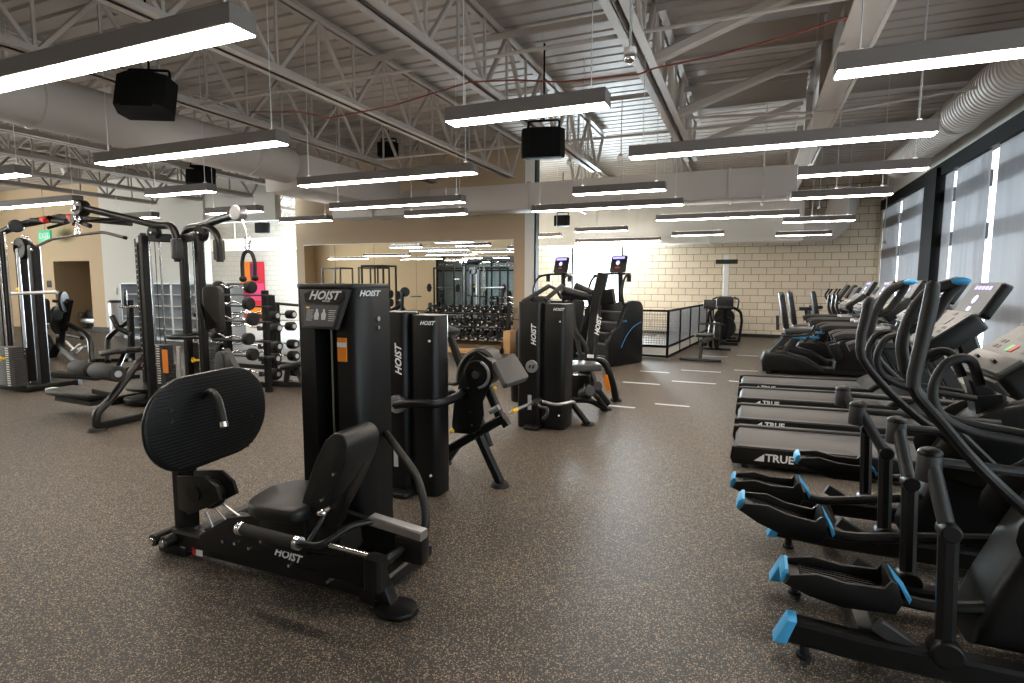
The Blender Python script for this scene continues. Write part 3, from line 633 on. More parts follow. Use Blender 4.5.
for x in (-3.05, -2.96): mb.cyl((x, YN-.115, .09), (x, YN-.1, .022), .022, seg=14) if False else mb.cyl((x, YN-.112, .09), (x, YN-.098, .09), .02, seg=14)
for p in PO([(250, 548), (290, 565), (329, 581)], YN-.04): mb.cyl((p[0], YN-.052, p[1]), (p[0], YN-.04, p[1]), .009, seg=10)
for p in PO([(224, 541), (236, 543), (262, 541), (247, 530)], YN-.05): mb.cyl((p[0], YN-.062, p[1]), (p[0], YN-.05, p[1]), .008, seg=10)
bd(mb, 'bolt', CHR)
sd = bd(MB().prism(PO([(203, 533), (230, 517), (262, 514), (300, 533), (345, 549), (374, 560), (374, 584), (300, 568), (196, 548)], YN-.03), XZ(YN-.03), .035, bev=.006).prism(PO([(203, 533), (230, 517), (262, 514), (300, 533), (345, 549), (374, 560), (374, 584), (300, 568), (196, 548)], YN-.03), XZ(YN+.3), .035, bev=.006), 'rail_side_plate', BLK)
p = P(288, 554, YN-.05); q = P(301, 558.5, YN-.05)
mb = MB(); hoist(mb, (p.x, YN-.056, p.z-.005), (q.x-p.x, 0, q.z-p.z), (0, 0, 1), .06); bd(mb, 'rail_lettering', WHT, sd)
p = P(196, 550, YN-.045)
bd(MB().span((p.x-.03, YN-.046, p.z-.03), (p.x+.0, YN-.041, p.z+.01)), 'red_label', RED); bd(MB().span((p.x+.0, YN-.046, p.z-.03), (p.x+.045, YN-.041, p.z+.01)), 'white_label', WHT)
# foot plate on its column
FX = -2.80
c = PX(203, 421, FX); yl, yr = PX(142, 430, FX).y, PX(264, 398, FX).y; zt, zb = PX(205, 372, FX).z, PX(190, 469, FX).z
hw = (yr-yl)/2; hh = (zt-zb)/2; cy_ = (yl+yr)/2; cz_ = (zt+zb)/2; tilt = 0
r_ = hh*.98
out = rrect(-hw, -hh, hw, hh, r_*.97, 10)
MP = frame((FX, cy_, cz_), (0, 1, .04), (0, 0, 1))
fp = bd(MB().prism(out, MP, .03, bev=.01), 'foot_plate', SHR)
mb = MB(); n = 26
for k in range(n):
    zz = -hh+.03+(2*hh-.06)*k/(n-1); d = max(0, abs(zz)-(hh-r_)); half = hw-r_+math.sqrt(max(0, r_*r_-d*d))-.02
    if half > .03: mb.box(MP @ V(0, zz, .017), (.006, 2*half, .007))
bd(mb, 'tread_ribs', RUB, fp)
bd(MB().cyl(MP @ V(-.24, .1, .016), MP @ V(-.24, .1, .022), .011, seg=12).cyl(MP @ V(-.24, .04, .016), MP @ V(-.24, .04, .022), .011, seg=12).cyl(MP @ V(.27, -.06, .016), MP @ V(.27, -.06, .022), .009, seg=12), 'plate_bolt', DGY, fp)
g = [PX(204, 396, FX+.03), PX(211, 391, FX+.10), PX(217, 397, FX+.16), PX(221, 410, FX+.2), PX(223, 422, FX+.22)]
bd(MB().tube(g, .021, 12, .05), 'plate_grip', GRIP, fp)
gd = (g[-1]-g[-2]).normalized(); bd(MB().cyl(g[-1], g[-1]+gd*.028, .024, seg=14), 'grip_end_cap', CHR, fp)
bd(MB().bar([(-2.97, 2.2, .1), (-2.97, 2.2, .72)], .12, .07, (0, 1, 0)).span((-2.97, 2.08, .62), (-2.83, 2.32, .7)).bar([(-2.97, 2.2, .72), (-2.82, 2.17, .9)], .1, .05), 'plate_column', BLK)
c1 = P(204, 493, 2.08)
mb = MB().prism(PO([(178, 476), (206, 476), (218, 487), (222, 500), (206, 508), (190, 514), (180, 508)], 2.05), XZ(2.05), .02, bev=.004).prism(PO([(178, 476), (206, 476), (218, 487), (222, 500), (206, 508), (190, 514), (180, 508)], 2.05), XZ(2.15), .02, bev=.004)
bd(mb, 'pulley_bracket', BLK)
cc = P(196, 493, 2.05); c2 = P(212, 494, 2.1)
bd(MB().cyl((cc.x, 2.03, cc.z), (cc.x, 2.045, cc.z), .045, seg=20).cyl((c2.x, 2.07, c2.z), (c2.x, 2.13, c2.z), .075, seg=24, bev=.01), 'pulley', BLK)
bd(MB().cyl(P(212, 506, 2.1), P(238, 532, 2.1), .005, seg=8).cyl(P(222, 503, 2.12), P(258, 530, 2.12), .005, seg=8).cyl(P(206, 512, 2.1), P(214, 530, 2.1), .006, seg=8), 'cable', STL)
# seat, backrest
a, b = P(247, 510, 2.05), P(308, 520, 2.05)
sx0, sx1, sz = a.x, -1.93, P(278, 528, 1.95).z
out = [(sx0+.02, 2.12), (sx0, 2.2), (sx0+.03, 2.31), (sx0+.12, 2.36), (sx1, 2.33), (sx1+.02, 2.15), (sx1, 1.98), (sx0+.14, 1.95), (sx0+.05, 2.0)]
out = [(v.x, v.y) for v in fillet([V(x, y, 0) for x, y in out+out[:1]], .06)][:-1]
st = bd(MB().prism(out, XY(sz+.045), .075, bev=.026, seg=3), 'seat', VIN)
prof = [(x-6, y) for x, y in ((303, 520), (299, 534), (316, 538), (331, 510), (343, 484), (352, 462), (355, 445), (349, 435), (341, 432), (331, 440), (320, 464), (310, 495))]
prof = PO(prof, 2.08); pf = [(v.x, v.z) for v in fillet([V(x, 0, z) for x, z in prof+prof[:1]], .05, 4)][:-1]
bk = bd(MB().prism(pf, XZ(2.2), .25, bev=.035, seg=3), 'backrest', VIN)
bd(MB().prism(PO([(319, 536), (326, 545), (343, 520), (352, 488), (366, 462), (358, 476), (337, 503)], 2.08), XZ(2.08), .05, bev=.006), 'backrest_bracket', BLK)
mb = MB()
for p in ((334, 474), (322, 500)): q = P(*p, 2.07); mb.cyl((q.x, 2.062, q.z), (q.x, 2.08, q.z), .008, seg=10)
bd(mb, 'backrest_screw', CHR)
bd(MB().span((-2.25, 2.05, .2), (-1.95, 2.28, sz), bev=.02).bar([(-2.0, 2.15, .25), (-1.75, 2.15, .28)], .16, .1), 'seat_carriage', BLK)
# foam rollers / grips and tubes
A, B = P(243, 529, 1.88), P(298, 543, 1.88)
ag = bd(MB().cyl(A, B, .027, seg=16, bev=.005), 'arm_grip', FOAM)
u = (B-A).normalized(); bd(MB().cyl(A-u*.03, A, .031, seg=16, bev=.005).cyl(B-u*.012, B+u*.012, .031, seg=16), 'grip_collar', CHR, ag)
bd(MB().tube([B, P(318, 547, 1.9), P(335, 537, 1.95), P(350, 526, 2.0), P(378, 520, 2.1), P(395, 522, 2.15)], .015, 10, .05), 'grip_tube', BLK)
bd(MB().tube([P(306, 546, 2.0), P(322, 520, 2.05), P(330, 506, 2.1), P(342, 505, 2.15)], .011, 10, .04), 'latch_lever', DGY)
bd(MB().sph(P(323, 513, 2.03), .02).cyl(P(318, 514, 2.02), P(330, 508, 2.05), .012, seg=10), 'latch_knob', CHR)
bd(MB().bar([P(372, 519, 2.1), P(424, 535, 2.1)], .06, .045), 'slide_rail', STL)
bd(MB().cyl(P(330, 545, 2.05), P(374, 557, 2.05), .014, seg=12), 'guide_rod', CHR)
bd(MB().bar([P(376, 557, 2.03), P(376, 588, 2.03)], .08, .09).tube([P(382, 563, 2.05), P(404, 548, 2.2), P(424, 538, 2.3)], .022, 12, .03).span(P(402, 560, 2.2)-V(.03, .02, 0), P(424, 540, 2.2)+V(.0, .05, 0), bev=.01), 'front_bracket', BLK)
bd(MB().tube([P(386, 433, 2.7), P(400, 452, 2.5), P(417, 475, 2.35), P(424, 500, 2.25), P(427, 525, 2.2), P(418, 543, 2.2), P(408, 548, 2.2)], .02, 12, .08), 'exit_handle', GRIP)
# ------------------------------------------------------------------ tower shared by the next machines
def tower(par, x0, y0, h, wdt=.52, dep=.34):
    b = lambda mb, n, m, p=None: mb.build(n, m, p or par, world=True)
    def pl(a, c, y0_, y1_): return rrect(a, y0_, c, y1_, .05, 4)
    b(MB().prism(pl(x0, x0+wdt*.5, y0, y0+dep), XY(h/2), h, bev=.006).prism(pl(x0+wdt*.5-.03, x0+wdt*.5+.03, y0+.06, y0+dep-.05), XY(h/2), h-.02), 'front_shroud', SHR)
    s = b(MB().prism(pl(x0+wdt*.5+.012, x0+wdt, y0+.03, y0+dep+.04), XY(h/2-.01), h-.02, bev=.006), 'rear_shroud', SHR)
    mb = MB(); mb.text('HOIST', frame((x0+wdt*.37, y0-.003, h*.74), (0, 0, 1), (-1, 0, 0)), .075, .03, .35); b(mb, 'upright_lettering', WHT)
    mb = MB(); mb.text('HOIST', frame((x0+wdt-.07, y0+.027, h-.075), (1, 0, 0), (0, 0, 1)), .04, .03, .35)
    for z in (.16, h-.2): mb.cyl((x0+wdt-.05, y0+.02, z), (x0+wdt-.05, y0+.03, z), .009, seg=10)
    b(mb, 'rear_lettering', WHT)
    d = b(MB().cyl((x0+wdt*.34, y0-.03, .67), (x0+wdt*.34, y0+.01, .67), .066, seg=28, bev=.006), 'pivot_badge', MGY)
    b(MB().prism([(-.03, -.018), (-.012, -.018), (.0, .018), (-.018, .018)], frame((x0+wdt*.34, y0-.032, .67), (1, 0, 0), (0, 0, 1)), .004).prism([(.008, -.018), (.026, -.018), (.038, .018), (.02, .018)], frame((x0+wdt*.34, y0-.032, .67), (1, 0, 0), (0, 0, 1)), .004), 'badge_mark', BLK, d)
    b(MB().span((x0+wdt*.25, y0-.004, .2), (x0+wdt*.33, y0-.001, .36)), 'shroud_label', SIL)
    b(MB().prism(rrect(x0+.1, y0-.1, x0+.28, y0+.1, .05), XY(.02), .035, bev=.01), 'tower_foot', BLK)
# ------------------------------------------------------------------ arm curl machine
ac = thing('arm_curl_machine', 'black arm curl machine with tilted grey pad, second tower behind the leg press', 'weight machine', (-2.2, 3.5, 0))
b2 = lambda mb, n, m, l=None: mb.build(n, m, ac, l, world=True)
gx = P(410, 400, 3.4).x; tower(ac, gx-.26, 3.4, 1.335, .46, .2)
Y = 3.75
b2(MB().tube([(gx-.1, 3.36, .67), P(410, 403, 3.36), P(436, 404, 3.42), P(456, 398, 3.62), P(462, 392, Y)], .032, 14, .06), 'swing_arm', BLK)
for dy in (0, .14):
    MB().prism(PO([(452, 425), (454, 405), (459, 385), (466, 365), (478, 352), (492, 362), (494, 378), (487, 392), (483, 402), (484, 415), (480, 430), (470, 434), (455, 433)], Y+dy), XZ(Y+dy), .014, bev=.004).build('cam_plate', BLK, ac, world=True)
c = P(478, 374, Y)
b2(MB().cyl((c.x, Y-.03, c.z), (c.x, Y+.2, c.z), .105, seg=32, bev=.01), 'cam_disc', BLK)
b2(MB().cyl((c.x, Y-.05, c.z), (c.x, Y-.03, c.z), .03, seg=16).cyl((c.x+.08, Y-.035, c.z+.04), (c.x+.08, Y-.03, c.z+.04), .01, seg=8), 'hub_cap', CHR)
b2(MB().ring((c.x, Y-.025, c.z), (0, 1, 0), .1, .012, 24, 8, -.4, 2.2), 'angle_scale', MGY)
arc = [P(x, y, 4.15) for x, y in ((463, 381), (464, 368), (471, 355), (483, 349), (494, 354), (499, 368))]
b2(MB().bar(fillet(arc, .08), .2, .05, (0, 1, 0), rc=.4), 'chest_pad', VIN)
b2(MB().tube([P(447, 383, 4.2), P(456, 384, 4.15), P(466, 377, 4.15)], .018, 8, .03), 'chest_pad_stem', BLK)
pc = [P(493, 364, 3.75), P(513, 355, 4.0), P(528, 379, 3.9), P(505, 387, 3.65)]
n = (pc[1]-pc[0]).cross(pc[3]-pc[0]).normalized(); ctr = sum(pc, V(0, 0, 0))/4
M = frame(ctr, pc[3]-pc[0], pc[1]-pc[0]); Mi = M.inverted()
b2(MB().prism([((Mi @ p).x*1.02, (Mi @ p).y*1.02) for p in fillet(pc+[pc[0]], .03)[:-1]], M, .055, bev=.02, seg=3), 'elbow_pad', GRV)
b2(MB().bar([P(488, 388, Y+.05), P(503, 424, Y+.05)], .06, .06).bar([P(503, 424, Y+.05), P(508, 421, Y+.05)], .06, .06), 'pad_post', BLK)
b2(MB().bar([P(444, 452, Y+.05), P(505, 417, Y+.05)], .07, .07).bar([P(446, 448, Y+.1), (-2.2, 3.7, .25)], .07, .07), 'cross_beam', BLK)
f1 = PZ(500, 486)
b2(MB().bar([P(474, 425, Y+.05), (f1.x, f1.y, .03)], .06, .06).bar([P(462, 440, Y+.3), P(446, 463, Y+.45)], .05, .05), 'support_leg', BLK)
mb = MB(); foot(mb, f1.x, f1.y, .075); q = PZ(445, 464); foot(mb, q.x, q.y, .06); b2(mb, 'rubber_foot', RUB)
b2(MB().cyl(P(490, 412, Y-.02), P(499, 407, Y-.02), .022, seg=12), 'stop_roller', MGY)
b2(MB().sph(P(495, 388, Y-.03), .014).sph(P(452, 431, Y-.03), .018), 'yellow_knob', YEL)
mb = MB()
for x, y in ((463, 398), (470, 412), (459, 425), (472, 425), (476, 438), (484, 366), (488, 372), (468, 388), (474, 433)): q = P(x, y, Y-.01); mb.cyl((q.x, Y-.014, q.z), (q.x, Y, q.z), .008, seg=8)
b2(mb, 'bolt', CHR)
b2(MB().cyl(P(446, 390, 4.05), P(452, 396, 3.75), .045, seg=16, bev=.01), 'roller_pad', VIN)
# small seat seen behind the second tower
b2(MB().box(P(450, 327, 4.6)+V(-.1, 0, -.02), (.3, .26, .07), (0, .25, 0), bev=.025), 'seat', VIN)
b2(MB().bar([P(448, 330, 4.6), (-2.1, 4.5, .08)], .06, .06), 'seat_post', BLK)
# ------------------------------------------------------------------ third machine, row with long grips
rm = thing('row_machine', 'black seated pull machine with slanted padded grips above its tower, beside the stair climbers', 'weight machine', (-2.0, 5.7, 0))
b3 = lambda mb, n, m, l=None: mb.build(n, m, rm, l, world=True)
tower(rm, -2.27, 5.55, 1.35)
b3(MB().cyl(P(523, 302, 5.6), P(549, 286, 6.1), .025, seg=14, bev=.006).cyl(P(545, 300, 5.65), P(562, 286, 6.1), .025, seg=14, bev=.006), 'padded_grip', FOAM)
b3(MB().tube([P(549, 286, 6.1), P(556, 289, 6.2), P(561, 298, 6.3)], .018, 10, .05).prism(PO([(530, 303), (534, 296), (545, 296), (550, 303)], 5.8), XZ(5.8), .1, bev=.01), 'grip_bracket', DGY)
b3(MB().tube([P(508, 414, 4.9), P(520, 408, 5.1), P(534, 402, 5.35), P(541, 401, 5.4), P(556, 405, 5.4), P(571, 402, 5.5), P(574, 402, 5.6)], .016, 10, .06), 'pull_handle', STL)
b3(MB().tube([P(536, 401, 5.35), P(540, 407, 5.25), P(548, 408, 5.22), P(547, 415, 5.2), P(543, 419, 5.2)], .016, 10, .04), 'handle_hook', DGY)
b3(MB().cyl(P(534, 403, 5.3), P(541, 400, 5.35), .032, seg=12), 'handle_joint', BLK)
b3(MB().cyl(P(513, 411.4, 4.95), P(517, 409.5, 5.0), .019, seg=12), 'yellow_band', YEL)
b3(MB().tube([(-2.22, 5.7, .75), (-2.42, 5.9, .5), (-2.45, 6.0, .2)], .07, 12, .15), 'round_guard', VIN)
b3(MB().sph(P(513, 319, 5.7), .012).cyl(P(513, 319, 5.7), P(520, 320, 5.7), .005, seg=6), 'hook', BLK)
# ------------------------------------------------------------------ seated press with leaning uprights
sp = thing('seated_press', 'black seated press with leaning upright and orange leg sticker, before the stair climbers', 'weight machine', (-1.9, 7.0, 0))
b4 = lambda mb, n, m, l=None: mb.build(n, m, sp, l, world=True)
b4(MB().prism([(v.x, v.y) for v in fillet([V(p.x, p.y, 0) for p in (PZ(566, 363, .55), PZ(596, 364, .55), PZ(602, 372, .5), PZ(570, 373, .5), PZ(566, 363, .55))], .03)][:-1], XY(.55), .08, bev=.03, seg=3), 'seat', GRV)
b4(MB().bar([P(603, 274, 7.4), P(596, 305, 7.3), P(592, 345, 7.1), P(590, 360, 7.0)], .14, .13, (0, 1, 0)), 'leaning_upright', BLK)
p, q = P(603, 316, 7.1), P(600.2, 334, 7.05); mb = MB(); mb.text('HOIST', frame(((p+q)/2)+V(-.0, -.17, 0), p-q, (-1, -.1, -.1)), .085, .03, .35); b4(mb, 'upright_lettering', WHT)
b4(MB().bar([P(589, 300, 7.4), P(614, 296, 7.4)], .16, .2).bar([P(562, 297, 7.2), P(608, 298, 7.4)], .07, .08), 'head_block', BLK)
b4(MB().cyl(P(561, 290, 6.9), P(588, 297, 7.1), .06, .05, seg=16, bev=.02).cyl(P(574, 286, 7.3), P(600, 297, 7.4), .06, .05, seg=16, bev=.02), 'arm_roller', VIN)
b4(MB().tube([P(590, 362, 7.1), P(604, 360, 7.1), P(612, 380, 7.15), PZ(616, 400, .03)], .045, 12, .12), 'outer_leg', BLK)
b4(MB().tube([P(580, 370, 6.9), P(590, 372, 6.9), P(597, 390, 6.85), PZ(603, 408, .03)-V(0, -.25, 0)], .045, 12, .1), 'inner_leg', BLK)
b4(MB().tube([P(567, 400, 6.4), P(590, 400, 6.4), PZ(606, 409, .03)], .035, 12, .08).tube([P(585, 385, 6.5), P(597, 397, 6.4), PZ(606, 409, .03)], .03, 12, .05).tube([P(571, 402, 6.0), PZ(588, 424, .03)], .035, 12), 'base_tube', BLK)
mb = MB()
for p in ((616, 401), (606, 410), (588, 425), (603, 404)): q = PZ(*p); foot(mb, q.x, q.y, .08)
b4(mb, 'rubber_foot', RUB)
q = P(608, 382, 7.0); b4(MB().box(q+V(0.0, -.06, 0), (.06, .01, .2), (0, -.25, 0)), 'orange_sticker', ORG)
b4(MB().cyl(P(583, 394, 6.5), P(590, 391, 6.3), .07, seg=18, bev=.015).cyl(P(592, 388, 6.6), P(598, 386, 6.5), .065, seg=18, bev=.015), 'ankle_roller', VIN)
b4(MB().bar([P(573, 322, 7.0), P(582, 362, 6.9)], .05, .05).tube([P(572, 303, 7.0), P(574, 330, 6.9), P(586, 345, 6.9), P(588, 362, 6.9)], .03, 10, .1).box(P(577, 316, 7.2), (.16, .1, .42), (0, .12, 0), bev=.03), 'back_pad', VIN)
b4(MB().box(P(592, 355.5, 6.9)+V(0, -.08, 0), (.08, .01, .04)), 'white_label', WHT)
b4(MB().prism(PO([(570, 400), (572, 375), (590, 375), (592, 392)], 6.75), XZ(6.75), .08, bev=.01), 'seat_column', BLK)
# ------------------------------------------------------------------ stair climbers
def climber(loc, rz, label):
    t = thing('stair_climber', label, 'stair climber', loc, rz, 'stair climbers')
    side = [(0, .0), (-.03, .5), (.05, .62), (.28, .74), (.42, .95), (.55, 1.17), (.7, 1.23), (1.0, 1.2), (1.08, 1.1), (1.1, .0)]
    side = [(v.x, v.y) for v in fillet([V(a, b, 0) for a, b in side+side[:1]], .06, 4)][:-1]
    for s in (-1, 1):
        o = MB().prism(side, YZ(s*.42), .1, bev=.02).build('side_panel', DGY if False else SHR, t)
        MB().tube([(s*.475, .35, .35), (s*.475, .5, .55), (s*.475, .72, .72), (s*.475, 1.0, .8)], .0035, 6, .1).text('STAIR', frame((s*.474, .45, .84), (0, s, 0), (0, 0, 1)), .05, .01).build('side_stripe', BLU, o)
    for k in range(5):
        z = .2+k*.2; y = .02+k*.17
        o = MB().span((-.36, y, z-.03), (.36, y+.26, z), bev=.008).build('step', DGY, t)
        MB().span((-.36, y, z), (.36, y+.03, z+.006)).build('step_nosing', MGY, o)
        MB().span((-.35, y+.02, z-.19), (.35, y+.04, z-.03)).build('riser', SHR, t)
    MB().span((-.4, .0, .0), (.4, 1.05, .1), bev=.02).span((-.37, .85, .1), (.37, 1.05, 1.18), bev=.03).build('base', SHR, t)
    for s in (-1, 1): MB().tube([(s*.4, .5, 1.15), (s*.4, .42, 1.4), (s*.38, .55, 1.68), (s*.3, .8, 1.74), (s*.12, .9, 1.74)], .022, 10, .12).build('handrail', BLK, t)
    MB().tube([(0, .98, 1.15), (0, .94, 1.8)], .05, 12).tube([(-.42, .62, 1.7), (-.3, .86, 1.74), (.3, .86, 1.74), (.42, .62, 1.7)], .02, 8, .08).build('mast', BLK, t)
    for s in (-1, 1): MB().cyl((s*.3, .8, 1.58), (s*.3, .8, 1.72), .045, .05, seg=14).build('cup_holder', BLK, t)
    R = frame((0, .88, 1.93), (1, 0, 0), (0, .25, 1))
    c = MB().prism(rrect(-.18, -.17, .18, .17, .03), R, .05, bev=.01).build('console', SHR, t)
    Mf = R @ Matrix.Translation((0, 0, .028))
    MB().prism(rrect(-.14, .1, .14, .145, .01), Mf, .003).build('display', LEDP, c)
    MB().cyl(Mf @ V(0, .02, 0), Mf @ V(0, .02, .004), .045, seg=20).build('round_display', LEDW, c)
    MB().prism(rrect(-.05, -.09, .05, -.06, .005), Mf, .004).build('stop_key', RED, c)
    return t
climber((-2.77, 10.42, 0), math.radians(-23), 'right stair climber standing before the bright window'); climber((-4.06, 10.75, 0), math.radians(-23), 'left stair climber beside the end of the mirror wall')
LEDGE = mat('pale_ledge', (.15, .145, .14), .4, bump=(60, .02))
# ================================================================== cardio row on the right
def pt(p, dY): return (p.x, p.y+dY, p.z)
def two_tier_console(t, X, y0, y1, z, wd, build, run=.24, rise=.2, big=1.0):
    """console with a lower key deck and an upper lit display; X,z = user side lower edge"""
    d = V(run, 0, rise).normalized(); L = math.hypot(run, rise); yc = (y0+y1)/2; wdt = y1-y0
    M = frame((X, yc, z), (0, -1, 0), d)      # local x = across, y = up the slope, z = facing the user and up
    if M.col[2][2] < 0: M = frame((X, yc, z), (0, 1, 0), d)
    c = build(MB().prism(rrect(-wdt/2, 0, wdt/2, L, .025), M @ Matrix.Translation((0, 0, -.05)), .1, bev=.012), 'console', SHR, t)
    F = M @ Matrix.Translation((0, 0, .002)); s = M.col[0][1]    # sign of across axis
    build(MB().prism(rrect(-wdt/2+.012, .012, wdt/2-.012, L-.01, .02), F, .006), 'key_panel', GRY, c)
    build(MB().prism(rrect(-wdt/2+.02, .012, wdt/2-.02, .1, .01), F @ Matrix.Translation((0, 0, .006)), .02, bev=.006), 'reading_ledge', LEDGE, c)
    build(MB().span((0, 0, 0), (.03, .012, .02)).v and MB().prism([(-.1, .05), (-.07, .05), (-.07, .06), (-.1, .06)], F @ Matrix.Translation((0, 0, .02)), .02).prism([(.07, .05), (.1, .05), (.1, .06), (.07, .06)], F @ Matrix.Translation((0, 0, .02)), .02), 'ledge_peg', BLK, c)
    build(MB().prism(rrect(-wdt/2+.02, -.012, wdt/2-.02, .0, .004), M @ Matrix.Translation((0, 0, -.04)), .06), 'front_bumper', GRY, c)
    build(MB().prism(rrect(-.08, L*.62, .08, L*.8, .01), F, .01), 'small_screen', SCRN, c)
    mb = MB()
    for k in range(4):
        for sx in (-1, 1): mb.prism(rrect(sx*(.12+.035*(k % 2))-.014, L*(.42+.1*(k//2)), sx*(.12+.035*(k % 2))+.014, L*(.48+.1*(k//2)), .004), F, .01)
    for k in range(3): mb.prism(rrect(-.2+.2*k-.03, L*.86, -.2+.2*k+.03, L*.93, .004), F, .01)
    build(mb, 'key', DGY, c)
    build(MB().prism(rrect(-.03, L*.4, .0, L*.52, .004), F, .011), 'start_key', GRN, c)
    build(MB().prism(rrect(.002, L*.4, .035, L*.52, .004), F, .011), 'stop_key', RED, c)
    e = M @ V(0, L, -.02)
    d2 = V(.09, 0, .17).normalized(); M2 = frame(tuple(e), (0, M.col[0][1], 0), d2)
    u = build(MB().prism(rrect(-wdt/2+.02, .0, wdt/2-.02, .2, .02), M2 @ Matrix.Translation((0, 0, -.03)), .05, bev=.01), 'display_head', SHR, t)
    F2 = M2 @ Matrix.Translation((0, 0, -.004))
    build(MB().prism(rrect(-wdt/2+.03, .01, wdt/2-.03, .19, .015), F2, .006), 'display_panel', GRY, u)
    mb = MB()
    for k in range(5): mb.prism(rrect(-.12+k*.05, .15, -.085+k*.05, .172, .004), F2 @ Matrix.Translation((0, 0, .003)), .004)
    build(mb, 'led_digits', LEDP, u)
    build(MB().cyl(F2 @ V(0, .09, .002), F2 @ V(0, .09, .007), .026, seg=18).prism(rrect(-.025, .02, .025, .045, .008), F2 @ Matrix.Translation((0, 0, .003)), .004), 'led_icon', LEDW, u)
    return c
def elliptical(yc, ped, label, near_h, far_h, arms):
    t = thing('elliptical_trainer', label, 'elliptical trainer', (.9, yc, 0), 0, 'black elliptical trainers'); dy = yc-2.78
    B = lambda mb, n, m, p=None: mb.build(n, m, p or t, world=True)
    # side rails with blue end caps
    for s, y in ((-1, yc-.27), (1, yc+.26)):
        r = B(MB().bar([(.2, y, .115), (.5, y, .1), (2.1, y, .1)], .085, .1, (0, 1, 0)), 'side_rail', BLK)
        B(MB().prism([(.15, .062), (.2, .062), (.235, .168), (.2, .168)], XZ(y), .092, bev=.006), 'blue_end_cap', BLU, r)
        B(MB().cyl((.27, y, 0), (.27, y, .06), .018, seg=12).cyl((.27, y, 0), (.27, y, .014), .03, seg=14).cyl((1.9, y, 0), (1.9, y, .05), .03, seg=12), 'leveller', RUB, r)
    B(MB().bar([(.5, yc-.27, .09), (.5, yc+.26, .09)], .08, .07, (1, 0, 0)).bar([(1.2, yc-.27, .09), (1.2, yc+.26, .09)], .1, .07, (1, 0, 0)).bar([(2.05, yc-.34, .06), (2.05, yc+.34, .06)], .1, .06, (1, 0, 0)), 'cross_member', BLK)
    # pedals
    for k, (xr, zr, xf, zf, y) in enumerate(ped):
        A, Bp = V(xr, y, zr), V(xf, y, zf); u = (Bp-A).normalized(); L = (Bp-A).length
        M = frame(tuple(A), u, (0, 1, 0)); up = 1 if M.col[2][2] > 0 else -1
        tray = [(0.01, -.05), (.06, -.085), (L*.5, -.09), (L, -.085), (L, .085), (L*.5, .09), (.06, .085), (.01, .05)]
        p = B(MB().prism(tray, M @ Matrix.Translation((0, 0, -.02*up)), .035, bev=.01), 'pedal', SHR)
        mb = MB()
        for s in (-1, 1):
            sidep = [(0.0, -.03), (.02, .015), (.12, .045), (L*.6, .035), (L-.02, .05), (L, .085), (L+.02, .08), (L+.05, .0), (L+.03, -.05), (L*.6, -.075), (.1, -.06)]
            mb.prism(sidep, frame(tuple(A+V(0, s*.085, 0)), u, (0, 0, 1)), .018, bev=.006)
        mb.prism([(L, -.05), (L+.03, -.05), (L+.05, 0), (L+.02, .08), (L-.005, .085)], frame(tuple(A), u, (0, 0, 1)), .17, bev=.01)
        B(mb, 'pedal_side', SHR, p)
        B(MB().prism([(-.014, -.028), (.0, -.04), (.014, -.02), (.012, .03), (.0, .028), (-.014, .005)], frame(tuple(A), u, (0, 0, 1)), .14, bev=.004), 'blue_heel_cap', BLU, p)
        B(MB().prism([(L+.028, .074), (L+.012, .09), (L+.08, .018), (L+.075, -.005)], frame(tuple(A), u, (0, 0, 1)), .14, bev=.004), 'blue_toe_cap', BLU, p)
        mb = MB()
        for j in range(7): mb.prism(rrect(.06, -.06+j*.02, L-.04, -.052+j*.02, .003), M @ Matrix.Translation((0, 0, .0)), .006)
        B(mb, 'pedal_grooves', RUB, p)
        B(MB().tube([Bp+V(-.02, 0, -.01), Bp+V(.14, 0, -.04), Bp+V(.35, 0, -.0), V(1.25, y, .42), V(1.5, y, .45)], .026, 10, .15), 'pedal_arm', BLK)
    # rear rocker posts and their upper arms
    for (xt, zt, yt), s in zip(arms, (-1, 1)):
        yb = yc+s*.28
        post = B(MB().bar([(.74, yb, .13), (.72, yb, .62)], .055, .065, (0, 1, 0), 0, .35).cyl((.74, yb-.045, .16), (.74, yb+.045, .16), .055, seg=20, bev=.01), 'rocker_post', BLK)
        B(MB().cyl((.72, yb-.04, .63), (.72, yb+.04, .63), .036, seg=18, bev=.008), 'joint_cap', SHR, post)
        arm = B(MB().tube([(.72, yb+.0, .62), (xt, yt, zt)], .028, 12).cyl((xt, yt, zt-.1), (xt, yt, zt+.015), .045, .042, seg=16, bev=.01), 'rocker_arm', DGY)
        B(MB().sph((xt, yt, zt+.01), .044, (1, 1, .6)), 'arm_cap', SHR, arm)
        B(MB().tube([(xt, yt, zt-.02), (1.22, yt, zt-.03)], .019, 10), 'link_tube', DGY)
        B(MB().bar([(.52, yb+.02, .2), (.66, yb+.02, .12)], .04, .06), 'brace', DGY, post)
    # moving handles
    B(MB().tube([V(p) for p in near_h['grip']], 0, 14, radii=near_h['r']), 'moving_handle', GRIP)
    B(MB().tube(near_h['arm'], .02, 10, .1), 'handle_arm', BLK)
    g = B(MB().tube(far_h['outer'], .026, 12, .12).tube(far_h['inner'], .022, 12, .08), 'moving_handle', GRIP)
    e = V(far_h['end'])
    B(MB().sph(e+V(0, -.032, .0), .029, (1.25, .5, .62), 18), 'blue_oval_button', BLU, g)
    B(MB().tube(far_h['arm'], .02, 10, .1), 'handle_arm', BLK)
    # fixed grips
    for s in (-1, 1):
        y = yc+s*.1
        B(MB().tube([(.83, y, 1.16), (.79, y+s*.02, 1.27), (.71, y+s*.03, 1.25), (.665, y+s*.03, 1.14), (.7, y+s*.02, 1.03), (.81, y, .97), (1.15, y, .93)], .018, 12, .1), 'fixed_grip', GRIP)
